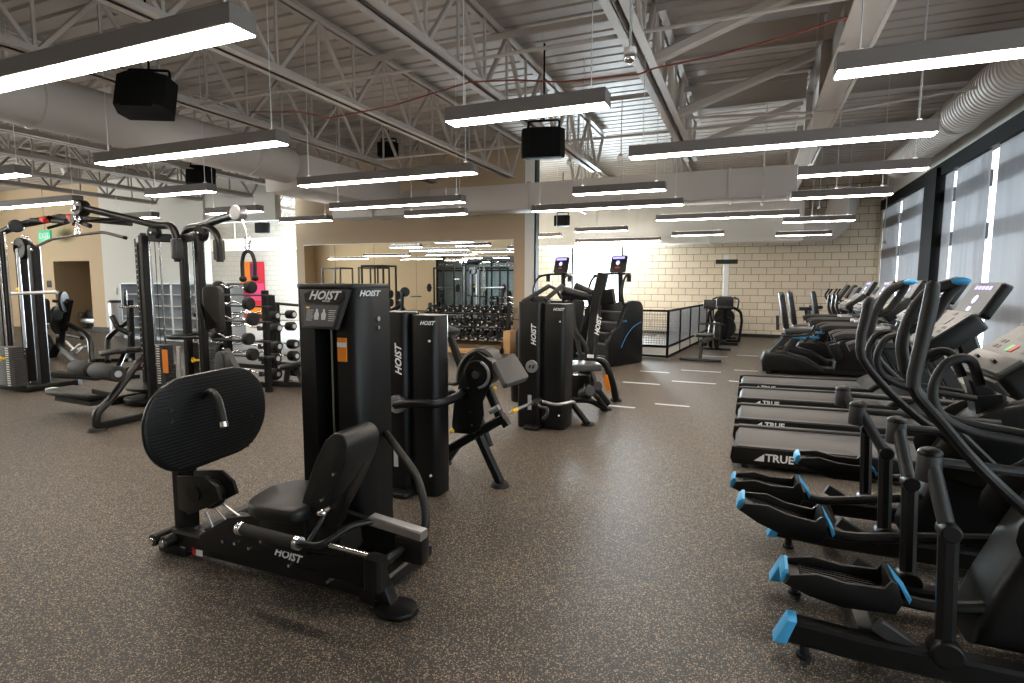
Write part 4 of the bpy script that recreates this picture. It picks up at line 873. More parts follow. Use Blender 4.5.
    # console, mast, drive shroud
    two_tier_console(t, .84, yc-.24, yc+.22, 1.2, .46, B)
    B(MB().bar([(1.1, yc, 1.25), (1.22, yc, .9)], .12, .1).bar([(1.22, yc, .95), (1.3, yc, .5)], .16, .14), 'mast', BLK)
    sh = [(.86, .12), (.9, .3), (1.02, .6), (1.12, .8), (1.28, .93), (1.5, 1.0), (1.8, .95), (2.0, .6), (2.05, .12)]
    sh = [(v.x, v.y) for v in fillet([V(a, b, 0) for a, b in sh+sh[:1]], .08, 4)][:-1]
    s0 = B(MB().prism(sh, XZ(yc), .3, bev=.05, seg=3), 'drive_shroud', SHR)
    for s in (-1, 1): B(MB().sph((1.38, yc+s*.19, .72), .3, (1.5, .2, .75), 20, (0, -.35, 0)).cyl((1.5, yc+s*.14, .45), (1.5, yc+s*.22, .45), .13, seg=24, bev=.02), 'side_cover', SHR, s0)
    B(MB().cyl((1.75, yc, 1.0), (1.75, yc, 1.2), .2, .17, seg=24, bev=.03), 'front_pod', SHR, s0)
    return t
def Ys(pts): return [P(*p) for p in pts]
elliptical(2.78, [(.19, .29, .57, .27, 2.68), (.0, .42, .35, .335, 3.12)], 'nearest elliptical trainer, its console cut by the right frame edge',
           dict(grip=Ys([(934, 281, 2.5), (933, 284, 2.5), (931, 300, 2.5), (927, 320, 2.49), (920, 350, 2.48), (914, 375, 2.48), (913, 388, 2.48)]), r=[.012, .022, .026, .026, .024, .023, .021], arm=Ys([(913, 386, 2.48), (917, 396, 2.48), (942, 424, 2.46), (972, 460, 2.42), (1003, 490, 2.42)])+[V(1.2, 2.62, .5)]),
           dict(outer=Ys([(959, 282, 3.1), (946, 285, 3.1), (930, 291, 3.1), (916, 305, 3.1), (906, 325, 3.1), (901, 345, 3.1), (905, 370, 3.1)]), inner=Ys([(957, 286, 3.1), (948, 295, 3.1), (934, 318, 3.1), (924, 325, 3.1), (906, 331, 3.1)]), end=P(959, 281, 3.1), arm=Ys([(905, 368, 3.1), (912, 385, 3.1), (935, 410, 3.1), (966, 440, 3.1)])+[V(1.25, 2.96, .5)]),
           [(P(930, 456, 2.62).x, P(930, 456, 2.62).z, 2.62), (P(897, 423, 3.2).x, P(897, 423, 3.2).z, 3.2)])
elliptical(3.85, [(-.05, .32, .3, .29, 3.74), (.34, .38, .72, .33, 4.22)], 'second elliptical trainer, full two tier console in view beside the treadmills',
           dict(grip=Ys([(872, 297, 3.58), (871, 299, 3.58), (868, 305, 3.58), (865, 320, 3.58), (861, 335, 3.57), (860, 350, 3.56), (862, 359, 3.56)]), r=[.012, .022, .026, .026, .024, .023, .021], arm=Ys([(862, 358, 3.56), (868, 368, 3.56), (890, 394, 3.55), (921, 421, 3.5), (945, 436, 3.48)])+[V(1.2, 3.69, .5)]),
           dict(outer=Ys([(908, 283, 4.15), (899, 285, 4.15), (890, 290, 4.15), (881, 301, 4.15), (873, 318, 4.15), (869, 335, 4.15), (874, 352, 4.15)]), inner=Ys([(906, 286, 4.15), (900, 296, 4.15), (889, 310, 4.15), (883, 313, 4.15), (872, 316, 4.15)]), end=P(909, 282, 4.15), arm=Ys([(874, 350, 4.15), (880, 362, 4.15), (898, 380, 4.15), (925, 400, 4.15)])+[V(1.25, 4.03, .5)]),
           [(P(858, 407, 3.62).x, P(858, 407, 3.62).z, 3.62), (P(843, 391, 4.25).x, P(843, 391, 4.25).z, 4.25)])
# ------------------------------------------------------------------ treadmills
def treadmill(y0, label):
    t = thing('treadmill', label, 'treadmill', (.9, y0+.43, 0), 0, 'row of treadmills')
    B = lambda mb, n, m, p=None: mb.build(n, m, p or t, world=True)
    W = .86; x0, x1 = -.1, 1.55; za, zb_ = .185, .21
    for s in (0, 1):
        y = y0+.05 if s == 0 else y0+W-.05
        out = [(x0+.02, .035), (x0, .08), (x0+.01, za-.005), (x1, zb_), (x1, .05)]
        r = B(MB().prism(out, XZ(y), .1, bev=.012), 'side_rail', SHR)
        B(MB().bar([(x0+.05, y, za-.002), (x1, y, zb_+.001)], .075, .012), 'foot_rail_top', DGY, r)
    y = y0-.003
    mb = MB(); zz = .112 if y0 < 5.5 else .142; sz_ = .088 if y0 < 5.5 else .074; mb.text('TRUE', frame((.28, y, zz), (1, 0, 0), (0, 0, 1)), sz_, .03); mb.prism([(.09, zz-.36*sz_), (.165, zz-.36*sz_), (.165, zz+.36*sz_)], XZ(y), .003)
    B(mb, 'rail_lettering', WHT)
    mb = MB(); n = 1
    mb.prism([(x0+.05, .08), (x0+.03, .12), (x0+.06, za-.012), (x1, zb_-.012), (x1, .09)], XZ(y0+W/2), W-.2, bev=.004); B(mb, 'belt', BELT)
    B(MB().cyl((x0+.075, y0+.1, .115), (x0+.075, y0+W-.1, .115), .042, seg=18), 'rear_roller', RUB)
    mb = MB()
    for s in (y0+.05, y0+W-.05): mb.cyl((x0+.12, s, 0), (x0+.12, s, .07), .03, seg=12).cyl((1.6, s, 0), (1.6, s, .07), .03, seg=12)
    B(mb, 'leveller', RUB)
    hood = [(1.42, .2), (1.5, .27), (1.65, .34), (1.95, .33), (2.08, .25), (2.12, .05), (1.42, .05)]
    h = B(MB().prism(hood, XZ(y0+W/2), W-.02, bev=.03, seg=3), 'motor_hood', SHR)
    for s, y in ((-1, y0+.04), (1, y0+W-.04)):
        B(MB().bar([(.72, y, 1.055), (.78, y, 1.085), (1.35, y, 1.09), (1.5, y, 1.02)], .06, .075, (0, 1, 0), .04, .3), 'handrail', GRIP)
        B(MB().bar([(1.9, y, .2), (1.62, y, .7), (1.42, y, 1.05), (1.5, y, 1.25)], .06, .1, (0, 1, 0), .1), 'upright', BLK)
    B(MB().bar([(1.3, y0+.04, 1.1), (1.3, y0+W-.04, 1.1)], .1, .09, (1, 0, 0), rc=.3), 'front_bar', SHR)
    B(MB().bar([(1.25, y0+.3, 1.13), (1.12, y0+.3, 1.12)], .04, .03).bar([(1.25, y0+W-.3, 1.13), (1.12, y0+W-.3, 1.12)], .04, .03), 'heart_rate_grip', ALU)
    two_tier_console(t, 1.15, y0+.16, y0+W-.16, 1.26, .5, B, .2, .17)
    return t
tl = ['nearest treadmill, white TRUE lettering largest on its side', 'second treadmill from the camera', 'third treadmill from the camera', 'farthest of the four treadmills']
for y, l in zip((5.02, 6.10, 7.24, 8.33), tl): treadmill(y, l)
# ------------------------------------------------------------------ far cardio machines
def recumbent(loc, label):
    t = thing('recumbent_stepper', label, 'recumbent trainer', loc, 0, 'recumbent trainers beyond the treadmills')
    B = lambda mb, n, m, p=None: mb.build(n, m, p or t)
    B(MB().prism([(.0, .04), (-.03, .22), (.02, .36), (.3, .38), (.7, .28), (.95, .12), (.95, .04)], XZ(0), .5, bev=.05, seg=3), 'rear_shroud', SHR)
    B(MB().bar([(.0, 0, .08), (2.0, 0, .08)], .3, .1).bar([(.1, -.3, .03), (.1, .3, .03)], .08, .05, (1, 0, 0)).bar([(1.9, -.3, .03), (1.9, .3, .03)], .08, .05, (1, 0, 0)), 'base_frame', BLK)
    B(MB().bar([(.08, -.16, .3), (.4, -.16, .72)], .05, .06).bar([(.08, .16, .3), (.4, .16, .72)], .05, .06).bar([(.3, 0, .3), (.55, 0, .7)], .07, .07), 'seat_post', DGY)
    B(MB().box((.55, 0, .76), (.46, .46, .08), (0, -.06, 0), bev=.03), 'seat', GRV)
    bk = MB(); bk.prism([(v.x, v.y) for v in fillet([V(a, b, 0) for a, b in [(-.2, -.3), (.2, -.3), (.24, 0), (.19, .28), (.1, .34), (-.1, .34), (-.19, .28), (-.24, 0), (-.2, -.3)]], .08)][:-1], frame((.3, 0, 1.08), (0, 1, 0), (-.18, 0, 1)), .09, bev=.035, seg=3)
    B(bk, 'backrest', VIN)
    B(MB().bar([(.22, 0, .75), (.2, 0, 1.0)], .1, .05), 'backrest_bracket', DGY)
    for s in (-1, 1): B(MB().tube([(.3, s*.26, .66), (.55, s*.3, .68), (.72, s*.3, .72), (.78, s*.3, .92)], .02, 8, .08), 'side_grip', BLK)
    B(MB().prism([(.45, .63), (.65, .63), (.65, .66), (.45, .67)], XZ(-.25), .04, bev=.01).prism([(.75, .6), (.9, .6), (.9, .63), (.75, .64)], XZ(.25), .04, bev=.01), 'blue_trim', BLU)
    B(MB().prism([(1.1, .1), (1.15, .6), (1.4, .85), (1.75, .8), (1.95, .5), (2.0, .1)], XZ(0), .34, bev=.05, seg=3), 'drive_shroud', SHR)
    B(MB().bar([(1.45, 0, .8), (1.35, 0, 1.25)], .09, .09), 'mast', BLK)
    M = frame((1.32, 0, 1.33), (0, 1, 0), (.5, 0, 1)); c = B(MB().prism(rrect(-.2, -.16, .2, .18, .03), M, .05, bev=.01), 'console', DGY)
    sg = 1 if M.col[2][0] < 0 else -1
    B(MB().prism(rrect(-.15, -.08, .15, .14, .02), M @ Matrix.Translation((0, 0, sg*.027)), .004), 'screen', SCRN, c)
    for s in (-1, 1): B(MB().tube([(1.35, s*.05, .6), (1.1, s*.24, .95), (1.0, s*.28, 1.15), (1.02, s*.28, 1.36)], .022, 8, .12), 'moving_handle', BLK)
    for s in (-1, 1): B(MB().box((1.12, s*.18, .42), (.14, .12, .3), (0, -.4, 0), bev=.02), 'pedal', SHR)
    return t
r0 = recumbent((.25, 10.95, 0), 'first recumbent trainer beyond the treadmills, its upright backrest farthest left')
dup(r0, (.45, 12.1, 0), 0, 'second recumbent trainer beyond the treadmills'); dup(r0, (.95, 13.3, 0), 0, 'third recumbent trainer beyond the treadmills, under the block wall')
def bike(loc, label):
    t = thing('upright_bike', label, 'exercise bike', loc, 0, 'upright bikes by the block wall')
    B = lambda mb, n, m, p=None: mb.build(n, m, p or t)
    B(MB().prism([(.3, .1), (.35, .55), (.6, .75), (.95, .7), (1.1, .35), (1.1, .1)], XZ(0), .2, bev=.05, seg=3), 'drive_shroud', SHR)
    B(MB().bar([(0, 0, .08), (1.2, 0, .08)], .12, .08).bar([(.05, -.28, .04), (.05, .28, .04)], .08, .06, (1, 0, 0)).bar([(1.15, -.28, .04), (1.15, .28, .04)], .08, .06, (1, 0, 0)).bar([(.3, 0, .1), (.15, 0, .95)], .07, .07).bar([(.95, 0, .6), (.85, 0, 1.2)], .09, .09), 'frame', BLK)
    B(MB().prism([(v.x, v.y) for v in fillet([V(a, b, 0) for a, b in [(-.12, -.13), (.02, -.12), (.18, -.03), (.18, .03), (.02, .12), (-.12, .13), (-.12, -.13)]], .05)][:-1], frame((.12, 0, .99), (1, 0, 0), (0, 1, 0)), .08, bev=.03), 'saddle', VIN)
    for s in (-1, 1): B(MB().tube([(.85, s*.05, 1.12), (.65, s*.22, 1.15), (.52, s*.25, 1.28), (.62, s*.25, 1.45)], .02, 8, .08), 'handlebar', BLK)
    M = frame((.86, 0, 1.36), (0, 1, 0), (.6, 0, 1)); c = B(MB().prism(rrect(-.19, -.16, .19, .2, .03), M, .06, bev=.01), 'console', DGY); sg = 1 if M.col[2][0] < 0 else -1
    B(MB().prism(rrect(-.15, -.1, .15, .16, .02), M @ Matrix.Translation((0, 0, sg*.032)), .004), 'screen', SCRN, c)
    B(MB().cyl((.6, -.16, .4), (.6, .16, .4), .02, seg=8).box((.6, -.2, .25), (.1, .09, .03)).box((.6, .2, .55), (.1, .09, .03)).bar([(.6, -.15, .4), (.6, -.15, .25)], .02, .03).bar([(.6, .15, .4), (.6, .15, .55)], .02, .03), 'crank', DGY)
    return t
k0 = bike((1.05, 14.6, 0), 'upright bike with wide grey console, left of the pair by the block wall')
dup(k0, (1.35, 15.7, 0), 0, 'upright bike nearest the block wall'); dup(k0, (1.75, 14.0, 0), 0, 'upright bike between the recumbents and the window wall')
# ski / climbing trainer and fan bike in front of the block wall
sk = thing('ski_trainer', 'tall pale ski trainer post with black crossbar standing at the block wall', 'ski trainer', (-.56, 17.3, 0))
c = P(727, 259, 17.3)
MB().bar([(c.x, 17.3, .1), (c.x, 17.3, c.z+.1)], .12, .16).build('pole', ALU, sk, world=True)
MB().bar([(c.x-.29, 17.2, c.z-.08), (c.x+.29, 17.2, c.z-.08)], .1, .12, (0, 1, 0)).build('crossbar', BLK, sk, world=True)
MB().span((c.x-.35, 17.05, 0), (c.x+.35, 17.6, .06), bev=.02).cyl((c.x, 17.1, .6), (c.x, 17.25, .6), .28, seg=28, bev=.03).build('flywheel_base', BLK, sk, world=True)
fb = thing('fan_bike', 'black fan bike with broad seat back in front of the ski trainer', 'exercise bike', (-.55, 15.6, 0)); q = P(725, 304, 15.6)
B = lambda mb, n, m: mb.build(n, m, fb, world=True)
B(MB().prism(rrect(q.x-.21, q.z-.16, q.x+.21, q.z+.2, .09), XZ(15.55), .1, bev=.04), 'backrest', VIN)
B(MB().cyl((q.x, 15.7, .42), (q.x, 15.85, .42), .28, seg=32, bev=.03).ring((q.x, 15.68, .42), (0, 1, 0), .27, .02), 'fan_wheel', BLK)
mb = MB()
for s in (-1, 1): mb.tube([(q.x+s*.22, 15.5, .95), (q.x+s*.38, 15.6, .85), (q.x+s*.42, 15.9, .6), (q.x+s*.36, 16.0, .03)], .035, 8, .1)
mb.bar([(q.x, 15.7, .1), (q.x, 15.5, 1.0)], .14, .12).span((q.x-.35, 15.3, .0), (q.x+.35, 15.4, .07)).span((q.x-.35, 16.1, .0), (q.x+.35, 16.2, .07)).bar([(q.x, 15.3, .06), (q.x, 16.2, .06)], .1, .08); B(mb, 'frame', BLK)
B(MB().box((q.x, 15.45, .95), (.34, .3, .09), bev=.03), 'seat', VIN)
B(MB().tube([(q.x-.3, 15.7, .9), (q.x-.32, 15.85, 1.15), (q.x-.2, 15.9, 1.2)], .025, 8, .05).tube([(q.x+.3, 15.7, .9), (q.x+.32, 15.85, 1.15), (q.x+.2, 15.9, 1.2)], .025, 8, .05), 'handle', GRIP)
# rowing machine
rw = thing('rowing_machine', 'low black and silver rowing machine beside the mesh fence', 'rowing machine', (-1.0, 12.3, 0)); B = lambda mb, n, m: mb.build(n, m, rw, world=True)
a = PZ(700, 362); a = V(a.x, a.y, 0); b_ = V(a.x+.15, a.y+2.1, 0); u = (b_-a).normalized(); n_ = V(u.y, -u.x, 0)
B(MB().tube([a+n_*-.4+V(0, 0, .04), a+n_*.4+V(0, 0, .04)], .03, 8).bar([a+V(0, 0, .04), a+V(.02, .15, .4)], .06, .06), 'rear_foot', BLK)
B(MB().bar([a+u*.0+V(0, 0, .4), b_+V(0, 0, .32)], .07, .09), 'monorail', DGY)
B(MB().box(a+u*.45+V(0, 0, .5), (.36, .28, .07), bev=.03), 'sliding_seat', VIN)
B(MB().cyl(b_+u*-.1+V(-.12, 0, .38), b_+u*-.1+V(.12, 0, .38), .3, seg=30, bev=.05), 'fan_housing', BLK)
B(MB().ring(b_+u*-.1+V(0, -.0, .38), (1, 0, 0), .3, .02), 'fan_rim', STL)
B(MB().tube([b_+n_*-.35+u*.1+V(0, 0, .04), b_+n_*.35+u*.1+V(0, 0, .04)], .03, 8).bar([b_+V(0, 0, .04), b_+V(0, 0, .3)], .06, .06).box(b_-u*.7+V(-.12, 0, .28), (.1, .28, .06), (-.7, 0, 0), bev=.01).box(b_-u*.7+V(.12, 0, .28), (.1, .28, .06), (-.7, 0, 0), bev=.01), 'front_foot', BLK)
B(MB().bar([b_+V(-.05, -.2, .6), b_+V(-.1, -.55, 1.02)], .04, .04).box(b_+V(-.1, -.58, 1.1), (.26, .04, .2), (-.2, 0, 0), bev=.01), 'monitor_arm', BLK)
B(MB().tube([b_-u*.6+n_*-.28+V(0, 0, .66), b_-u*.55+V(0, 0, .67), b_-u*.6+n_*.28+V(0, 0, .66)], .018, 8, .05), 'pull_handle', GRIP)
# mesh guard fence with white kick board
fn = thing('mesh_fence', 'low black framed mesh fence with white kick board around the far corner', 'fence', (-1.6, 14, 0)); B = lambda mb, n, m: mb.build(n, m, fn, world=True)
c0 = PZ(667, 358); fz = P(667, 311, c0.y).z; cl = V(-4.2, c0.y, 0); cb = V(c0.x+.55, 17.9, 0); c0 = V(c0.x, c0.y, 0)
def mesh_panel(a, b, n):
    u = (b-a)
    for k in range(n+1):
        p = a+u*k/n; B(MB().bar([p, p+V(0, 0, fz)], .05, .05, u), 'fence_post', FRAMEB)
    B(MB().bar([a+V(0, 0, fz), b+V(0, 0, fz)], .045, .05, (0, 0, 1)).bar([a+V(0, 0, .24), b+V(0, 0, .24)], .05, .04, (0, 0, 1)).bar([a+V(0, 0, .03), b+V(0, 0, .03)], .05, .04, (0, 0, 1)), 'fence_rail', FRAMEB)
    B(MB().bar([a+V(0, 0, .13), b+V(0, 0, .13)], .17, .02, (0, 0, 1)), 'kick_board', WPAINT)
    mb = MB(); L = u.length; m = int(L/.055)
    for k in range(1, m): p = a+u*k/m; mb.bar([p+V(0, 0, .26), p+V(0, 0, fz-.03)], .012, .008, u, rc=.1)
    for k in range(1, 14): z = .26+(fz-.3)*k/14; mb.bar([a+V(0, 0, z), b+V(0, 0, z)], .012, .008, (0, 0, 1), rc=.1)
    B(mb, 'wire_mesh', MGY)
mesh_panel(cl, c0, 3); mesh_panel(c0, cb, 5)
# ================================================================== left side: cable gym, racks, background
def post(mb, a, b, w_=.09, h=.11): return mb.bar([a, b], w_, h, (1, 0, 0))
def holes(x, y, z0, z1, n, r=.009):
    mb = MB()
    for k in range(n): z = z0+(z1-z0)*k/(n-1); mb.cyl((x, y-.004, z), (x, y+.002, z), r, seg=8)
    return mb
def stack(t, x, y, z, n, wdt, k0, B):
    mb = MB()
    for k in range(n): w_ = wdt*(.82 if k >= k0 else 1); mb.span((x-w_/2, y-.07, z+k*.032), (x+w_/2, y+.07, z+k*.032+.029), bev=.003)
    s = B(mb, 'weight_stack', STK)
    mb = MB()
    for k in range(n): mb.span((x+wdt*.02, y-.074, z+k*.032+.007), (x+wdt*.2, y-.07, z+k*.032+.021))
    B(mb, 'stack_numbers', WHT, s)
    B(MB().cyl((x-.03, y-.13, z+k0*.032), (x+.0, y-.07, z+k0*.032), .016, seg=12).ring((x-.05, y-.11, z+k0*.032), (0, 1, 0), .028, .009, 14, 6), 'yellow_pin', YEL, s)
    for dx in (-.09, .09): B(MB().cyl((x+dx, y, .1), (x+dx, y, 2.2), .012, seg=10), 'guide_rod', CHR)
    B(MB().cyl((x, y, z+n*.032), (x, y, 2.2), .005, seg=8), 'cable', DGY)
cg = thing('cable_gym', 'multi station cable gym with lat pulldown and rope arm, left of the leg press', 'cable gym', (-7.0, 5.0, 0))
B = lambda mb, n, m, p=None: mb.build(n, m, p or cg, world=True)
Yg = 5.0
xA, xB, xC, xD = [P(px, 300, Yg).x for px in (142.5, 174, 186, 220)]
zt = P(150, 240, Yg).z; zb_ = .1
for n, (x, dy) in enumerate(((xA, 0), (xB, -.35), (xC, 0), (xD, -.25))): B(post(MB(), (x, Yg+dy, .0), (x, Yg+dy, zt+.02), .075, .09), 'upright', BLK)
B(holes(xA-.0, Yg-.047, .4, zt-.1, 24), 'pin_holes', SIL)
B(MB().bar([(xA, Yg, zt), (xB, Yg-.35, zt)], .1, .07, (0, 0, 1)).bar([(xC, Yg, zt), (xD, Yg-.25, zt)], .1, .07, (0, 0, 1)).bar([(xB, Yg-.3, zt), (xC, Yg, zt)], .1, .07, (0, 0, 1)), 'top_beam', BLK)
for q in (P(152, 233, 4.75), P(199, 233, 4.75)):
    B(MB().cyl(q, q+V(0, .06, 0), .1, seg=26, bev=.01), 'top_pulley', BLK); B(MB().cyl(q+V(0, -.02, 0), q, .02, seg=10), 'pulley_hub', CHR)
h1 = P(84, 208, 4.5)
B(MB().tube([h1, P(118, 216, 4.6), P(160, 226, 4.65), P(172, 225, 4.65), P(177, 238, 4.65), P(178, 262, 4.65)], .042, 12, .12), 'pulldown_arm', BLK)
B(MB().box(P(177, 249, 4.6), (.1, .1, .24), bev=.02).box(P(219, 250, 4.72), (.09, .1, .24), bev=.02), 'arm_bracket', DGY)
B(MB().cyl(h1+V(-.05, -.06, .0), h1+V(-.05, .06, .0), .1, seg=22, bev=.02).cyl(h1+V(-.17, -.05, -.13), h1+V(-.17, .05, -.13), .06, seg=16, bev=.01), 'arm_pulley', BLK)
B(MB().cyl(h1+V(-.05, -.08, 0), h1+V(-.05, -.06, 0), .03, seg=10).cyl(h1+V(-.0, -.075, .05), h1+V(.0, -.06, .05), .014, seg=8).cyl(h1+V(-.12, -.075, -.03), h1+V(-.12, -.06, -.03), .014, seg=8), 'arm_bolt', CHR)
h2 = P(240, 213, 4.5)
B(MB().tube([h2, P(220, 219, 4.7), P(198, 227, 4.9), P(187, 228, 4.95), P(183, 240, 5.0)], .045, 12, .15).tube([P(203, 227, 4.8), P(212, 228, 4.75), P(219, 238, 4.7), P(220, 262, 4.7)], .04, 12, .1), 'rope_arm', BLK)
B(MB().cyl(h2+V(-.02, -.05, 0), h2+V(-.02, .05, 0), .085, seg=20, bev=.015), 'arm_pulley', STL)
lb = [P(*p) for p in ((37, 246, 4.2), (52, 239, 4.25), (78, 235, 4.3), (103, 232, 4.35), (124, 237.5, 4.4))]
t = thing('lat_bar', 'long bent silver lat bar hanging from the left pulley', 'lat bar', lb[2])
MB().tube(lb, .018, 10, .06).build('bar', CHR, t, world=True); MB().cyl(lb[4], lb[4]+(lb[4]-lb[3]).normalized()*.03, .021, seg=10).build('end_cap', BLK, t, world=True)
MB().box(lb[2]+V(0, 0, .03), (.09, .03, .09), bev=.01).tube([lb[2]+V(0, 0, .06), P(78, 218, 4.35)], .012, 6).ring(lb[2]+V(0, 0, .12), (0, 1, 0), .03, .007, 12, 6).ring(lb[2]+V(0, 0, .2), (1, 0, 0), .03, .007, 12, 6).build('hook_chain', CHR, t, world=True)
rt = P(248, 240, 4.5); t = thing('triceps_rope', 'black double ended triceps rope hanging before the painting', 'rope', rt)
r_ = [P(*p) for p in ((243, 279, 4.5), (242, 262, 4.5), (244, 253, 4.5), (248, 250.5, 4.5), (252, 253, 4.5), (255, 262, 4.5), (255, 278, 4.5))]
MB().tube(r_, .02, 8, .05).build('rope', RUB, t, world=True)
for q in (r_[0], r_[-1]): MB().sph(q, .04, (1, 1, .85)).build('rope_end', RUB, t, world=True)
MB().tube([r_[3], P(247, 232, 4.5), h2+V(.02, 0, -.05)], .008, 6).ring(P(247.5, 240, 4.5), (0, 1, 0), .04, .008, 14, 6).ring(P(247.5, 247, 4.5), (1, 0, 0), .03, .008, 12, 6).build('hook', CHR, t, world=True)
q1, q2 = P(163, 383, Yg), P(205, 379, Yg+.1)
stack(cg, q1.x, Yg, q1.z, 16, .34, 8, B); stack(cg, q2.x-.0, Yg+.1, q2.z, 15, .34, 8, B)
B(MB().cyl(((xA+xB)/2, Yg-.1, .0), ((xA+xB)/2, Yg-.1, .08), .36, seg=30, bev=.02).cyl(((xA+xB)/2, Yg-.1, q1.z-.04), ((xA+xB)/2, Yg-.1, q1.z-.01), .33, seg=30).bar([(xA-.1, Yg, .05), (xD+.1, Yg, .05)], .12, .1).bar([(xA, Yg-.5, .05), (xA, Yg+.5, .05)], .1, .1, (1, 0, 0)), 'base', BLK)
B(MB().ring(((xC+xD)/2-.1, Yg-.15, P(200, 337, 4.85).z), (0, 0, 1), .22, .022, 26, 8), 'guard_ring', BLK)
B(MB().span(P(180, 366, 4.95)-V(.05, 0, .2), P(180, 366, 4.95)+V(.0, .02, .25)), 'side_plate', ALU)
B(MB().box(P(161, 361, 4.9)+V(.08, 0, 0), (.1, .006, .3)), 'warning_sticker', ORG)
pq = P(214, 309, 4.6); B(MB().prism([(v.x, v.y) for v in fillet([V(a, b, 0) for a, b in rrect(-.1, -.26, .1, .26, .06)+[(-.1, 0)]], 0)], frame(pq, (1, .3, 0), (-.02, 0, 1)), .1, bev=.03, seg=3), 'back_pad', VIN)
B(MB().bar([pq+V(.0, .05, 0), (xD, Yg-.2, pq.z)], .06, .06), 'pad_arm', BLK)
# pulldown seat
ra = [P(75, 367, 4.1), P(118, 374, 3.85)]
u = (ra[1]-ra[0]).normalized(); L = (ra[1]-ra[0]).length
B(MB().cyl(ra[0], ra[0]+u*L*.44, .085, seg=20, bev=.02), 'knee_roller', FOAM); B(MB().cyl(ra[0]+u*L*.5, ra[1], .085, seg=20, bev=.02), 'knee_roller', FOAM)
B(MB().cyl(ra[1], ra[1]+u*.012, .035, seg=14), 'roller_cap', STL); B(MB().bar([ra[1]+u*-.3, P(140, 368, 4.6)], .06, .06).cyl(P(121, 372, 3.9), P(124, 370, 4.0), .02, seg=8), 'roller_arm', BLK)
B(MB().sph(P(121, 371, 4.0), .03), 'yellow_knob', YEL)
sc = P(81, 393, 4.1)
B(MB().box(sc, (.74, .34, .075), (0, .04, .06), bev=.03), 'seat', VIN); B(MB().box(sc+V(.05, 0, -.07), (.6, .26, .05), (0, .04, .06)), 'seat_plate', DGY)
fl = PZ(97, 431); B(MB().tube([(fl.x, fl.y, .05), (fl.x-.0, fl.y, .18), P(112, 398, 3.85), P(131, 372, 4.2), P(140, 360, 4.5)], .04, 12, .12).bar([P(112, 393, 4.0)-V(.3, 0, 0), P(115, 395, 4.0)], .07, .06).bar([(fl.x, fl.y, .05), PZ(150, 414, .05)+V(0, 0, 0), (xB, Yg-.3, .05)], .08, .08), 'seat_frame', BLK)
mb = MB(); foot(mb, fl.x, fl.y, .09); B(mb, 'rubber_foot', RUB)
# plates/leg attachments on the floor right of the gym
for x, y, Y, R, l in ((222, 365, 4.9, .17, 'dark round cam plate leaning low behind the foot plate'), (243, 385, 5.0, .16, 'dark round plate low on the floor left of the leg press tower')):
    q = P(x, y, Y); B(MB().cyl(q+V(0, -.04, 0), q+V(.03, .04, 0), R, seg=28, bev=.015), 'cam_plate', IRON)
B(MB().cyl(P(239, 379, 4.9), P(251, 370, 5.0), .018, seg=10).cyl(P(242, 393, 4.8), P(258, 390, 4.8), .022, seg=10).bar([P(225, 350, 5.0), P(246, 388, 5.0)], .1, .08).bar([P(235, 395, 4.9), (xD, Yg, .1)], .1, .1), 'low_arm', DGY)
# ------------------------------------------------------------------ left station of the gym at the frame edge
lg = thing('crossover_station', 'tall black crossover station cut by the left frame edge', 'cable gym', (-10.0, 5.0, 0))
B = lambda mb, n, m, p=None: mb.build(n, m, p or lg, world=True)
Yl = 4.85; xs_ = [P(px, 300, Yl).x for px in (12, 25, 38)]; ztl = P(20, 240, Yl).z
for i, x in enumerate(xs_): B(post(MB(), (x, Yl-(.1 if i == 0 else 0), 0), (x, Yl-(.1 if i == 0 else 0), ztl-(.08 if i else -.1)), .12 if i else .1, .12), 'upright', BLK)
B(holes(xs_[1]+.02, Yl-.065, .5, ztl-.2, 26, .011), 'pin_holes', SIL)
B(MB().cyl((xs_[1]+.07, Yl-.06, ztl-.12), (xs_[1]+.07, Yl+.06, ztl-.12), .15, seg=28, bev=.01), 'rounded_top', BLK)
B(MB().sph((xs_[1]+.08, Yl-.1, P(28, 290, Yl).z), .04), 'yellow_knob', YEL)
q = P(10, 385, Yl); stack(lg, P(14, 385, Yl-.35).x, Yl-.35, .1, 17, .38, 12, B)
B(MB().cyl((xs_[2]-.16, Yl-.12, .6), (xs_[2]-.16, Yl-.12, 2.0), .018, seg=12), 'slide_post', STL)
B(MB().span((xs_[0]-.8, Yl-.3, 0), (xs_[2]+.15, Yl+.3, .09), bev=.02), 'base', BLK)
B(MB().cyl(P(11, 293.5, 4.6), P(57, 292, 4.6), .022, seg=10).cyl(P(0, 271, 4.9), P(8, 271, 4.9), .02, seg=8), 'grip_bar', ALU)
B(MB().tube([P(0, 233, 4.8), P(16, 226, 4.8), P(24, 224, 4.8), P(50, 219, 4.9)], .05, 12, .1).cyl(P(16, 226, 4.7), P(17, 226, 4.9), .09, seg=20, bev=.02), 'top_arm', BLK)
B(MB().bar([P(20, 225, 4.9), P(62, 217, 5.0), P(130, 223, 5.2)], .09, .08).tube([P(48, 228, 4.8), P(70, 222, 4.9), P(128, 218, 5.1)], .02, 8), 'crossbeam', BLK)
B(MB().cyl(P(31, 220, 4.7), P(46, 221, 4.7), .03, seg=10).cyl(P(53, 221, 4.7), P(66, 222, 4.7), .03, seg=10).cyl(P(80, 222, 4.7), P(90, 226, 4.7), .03, seg=10), 'chin_grip', RUB)
B(MB().cyl(P(42, 219, 4.68), P(46, 221, 4.68), .036, seg=10).cyl(P(69, 216, 4.68), P(75, 224, 4.68), .036, seg=10), 'red_collar', RED)
mb = MB()
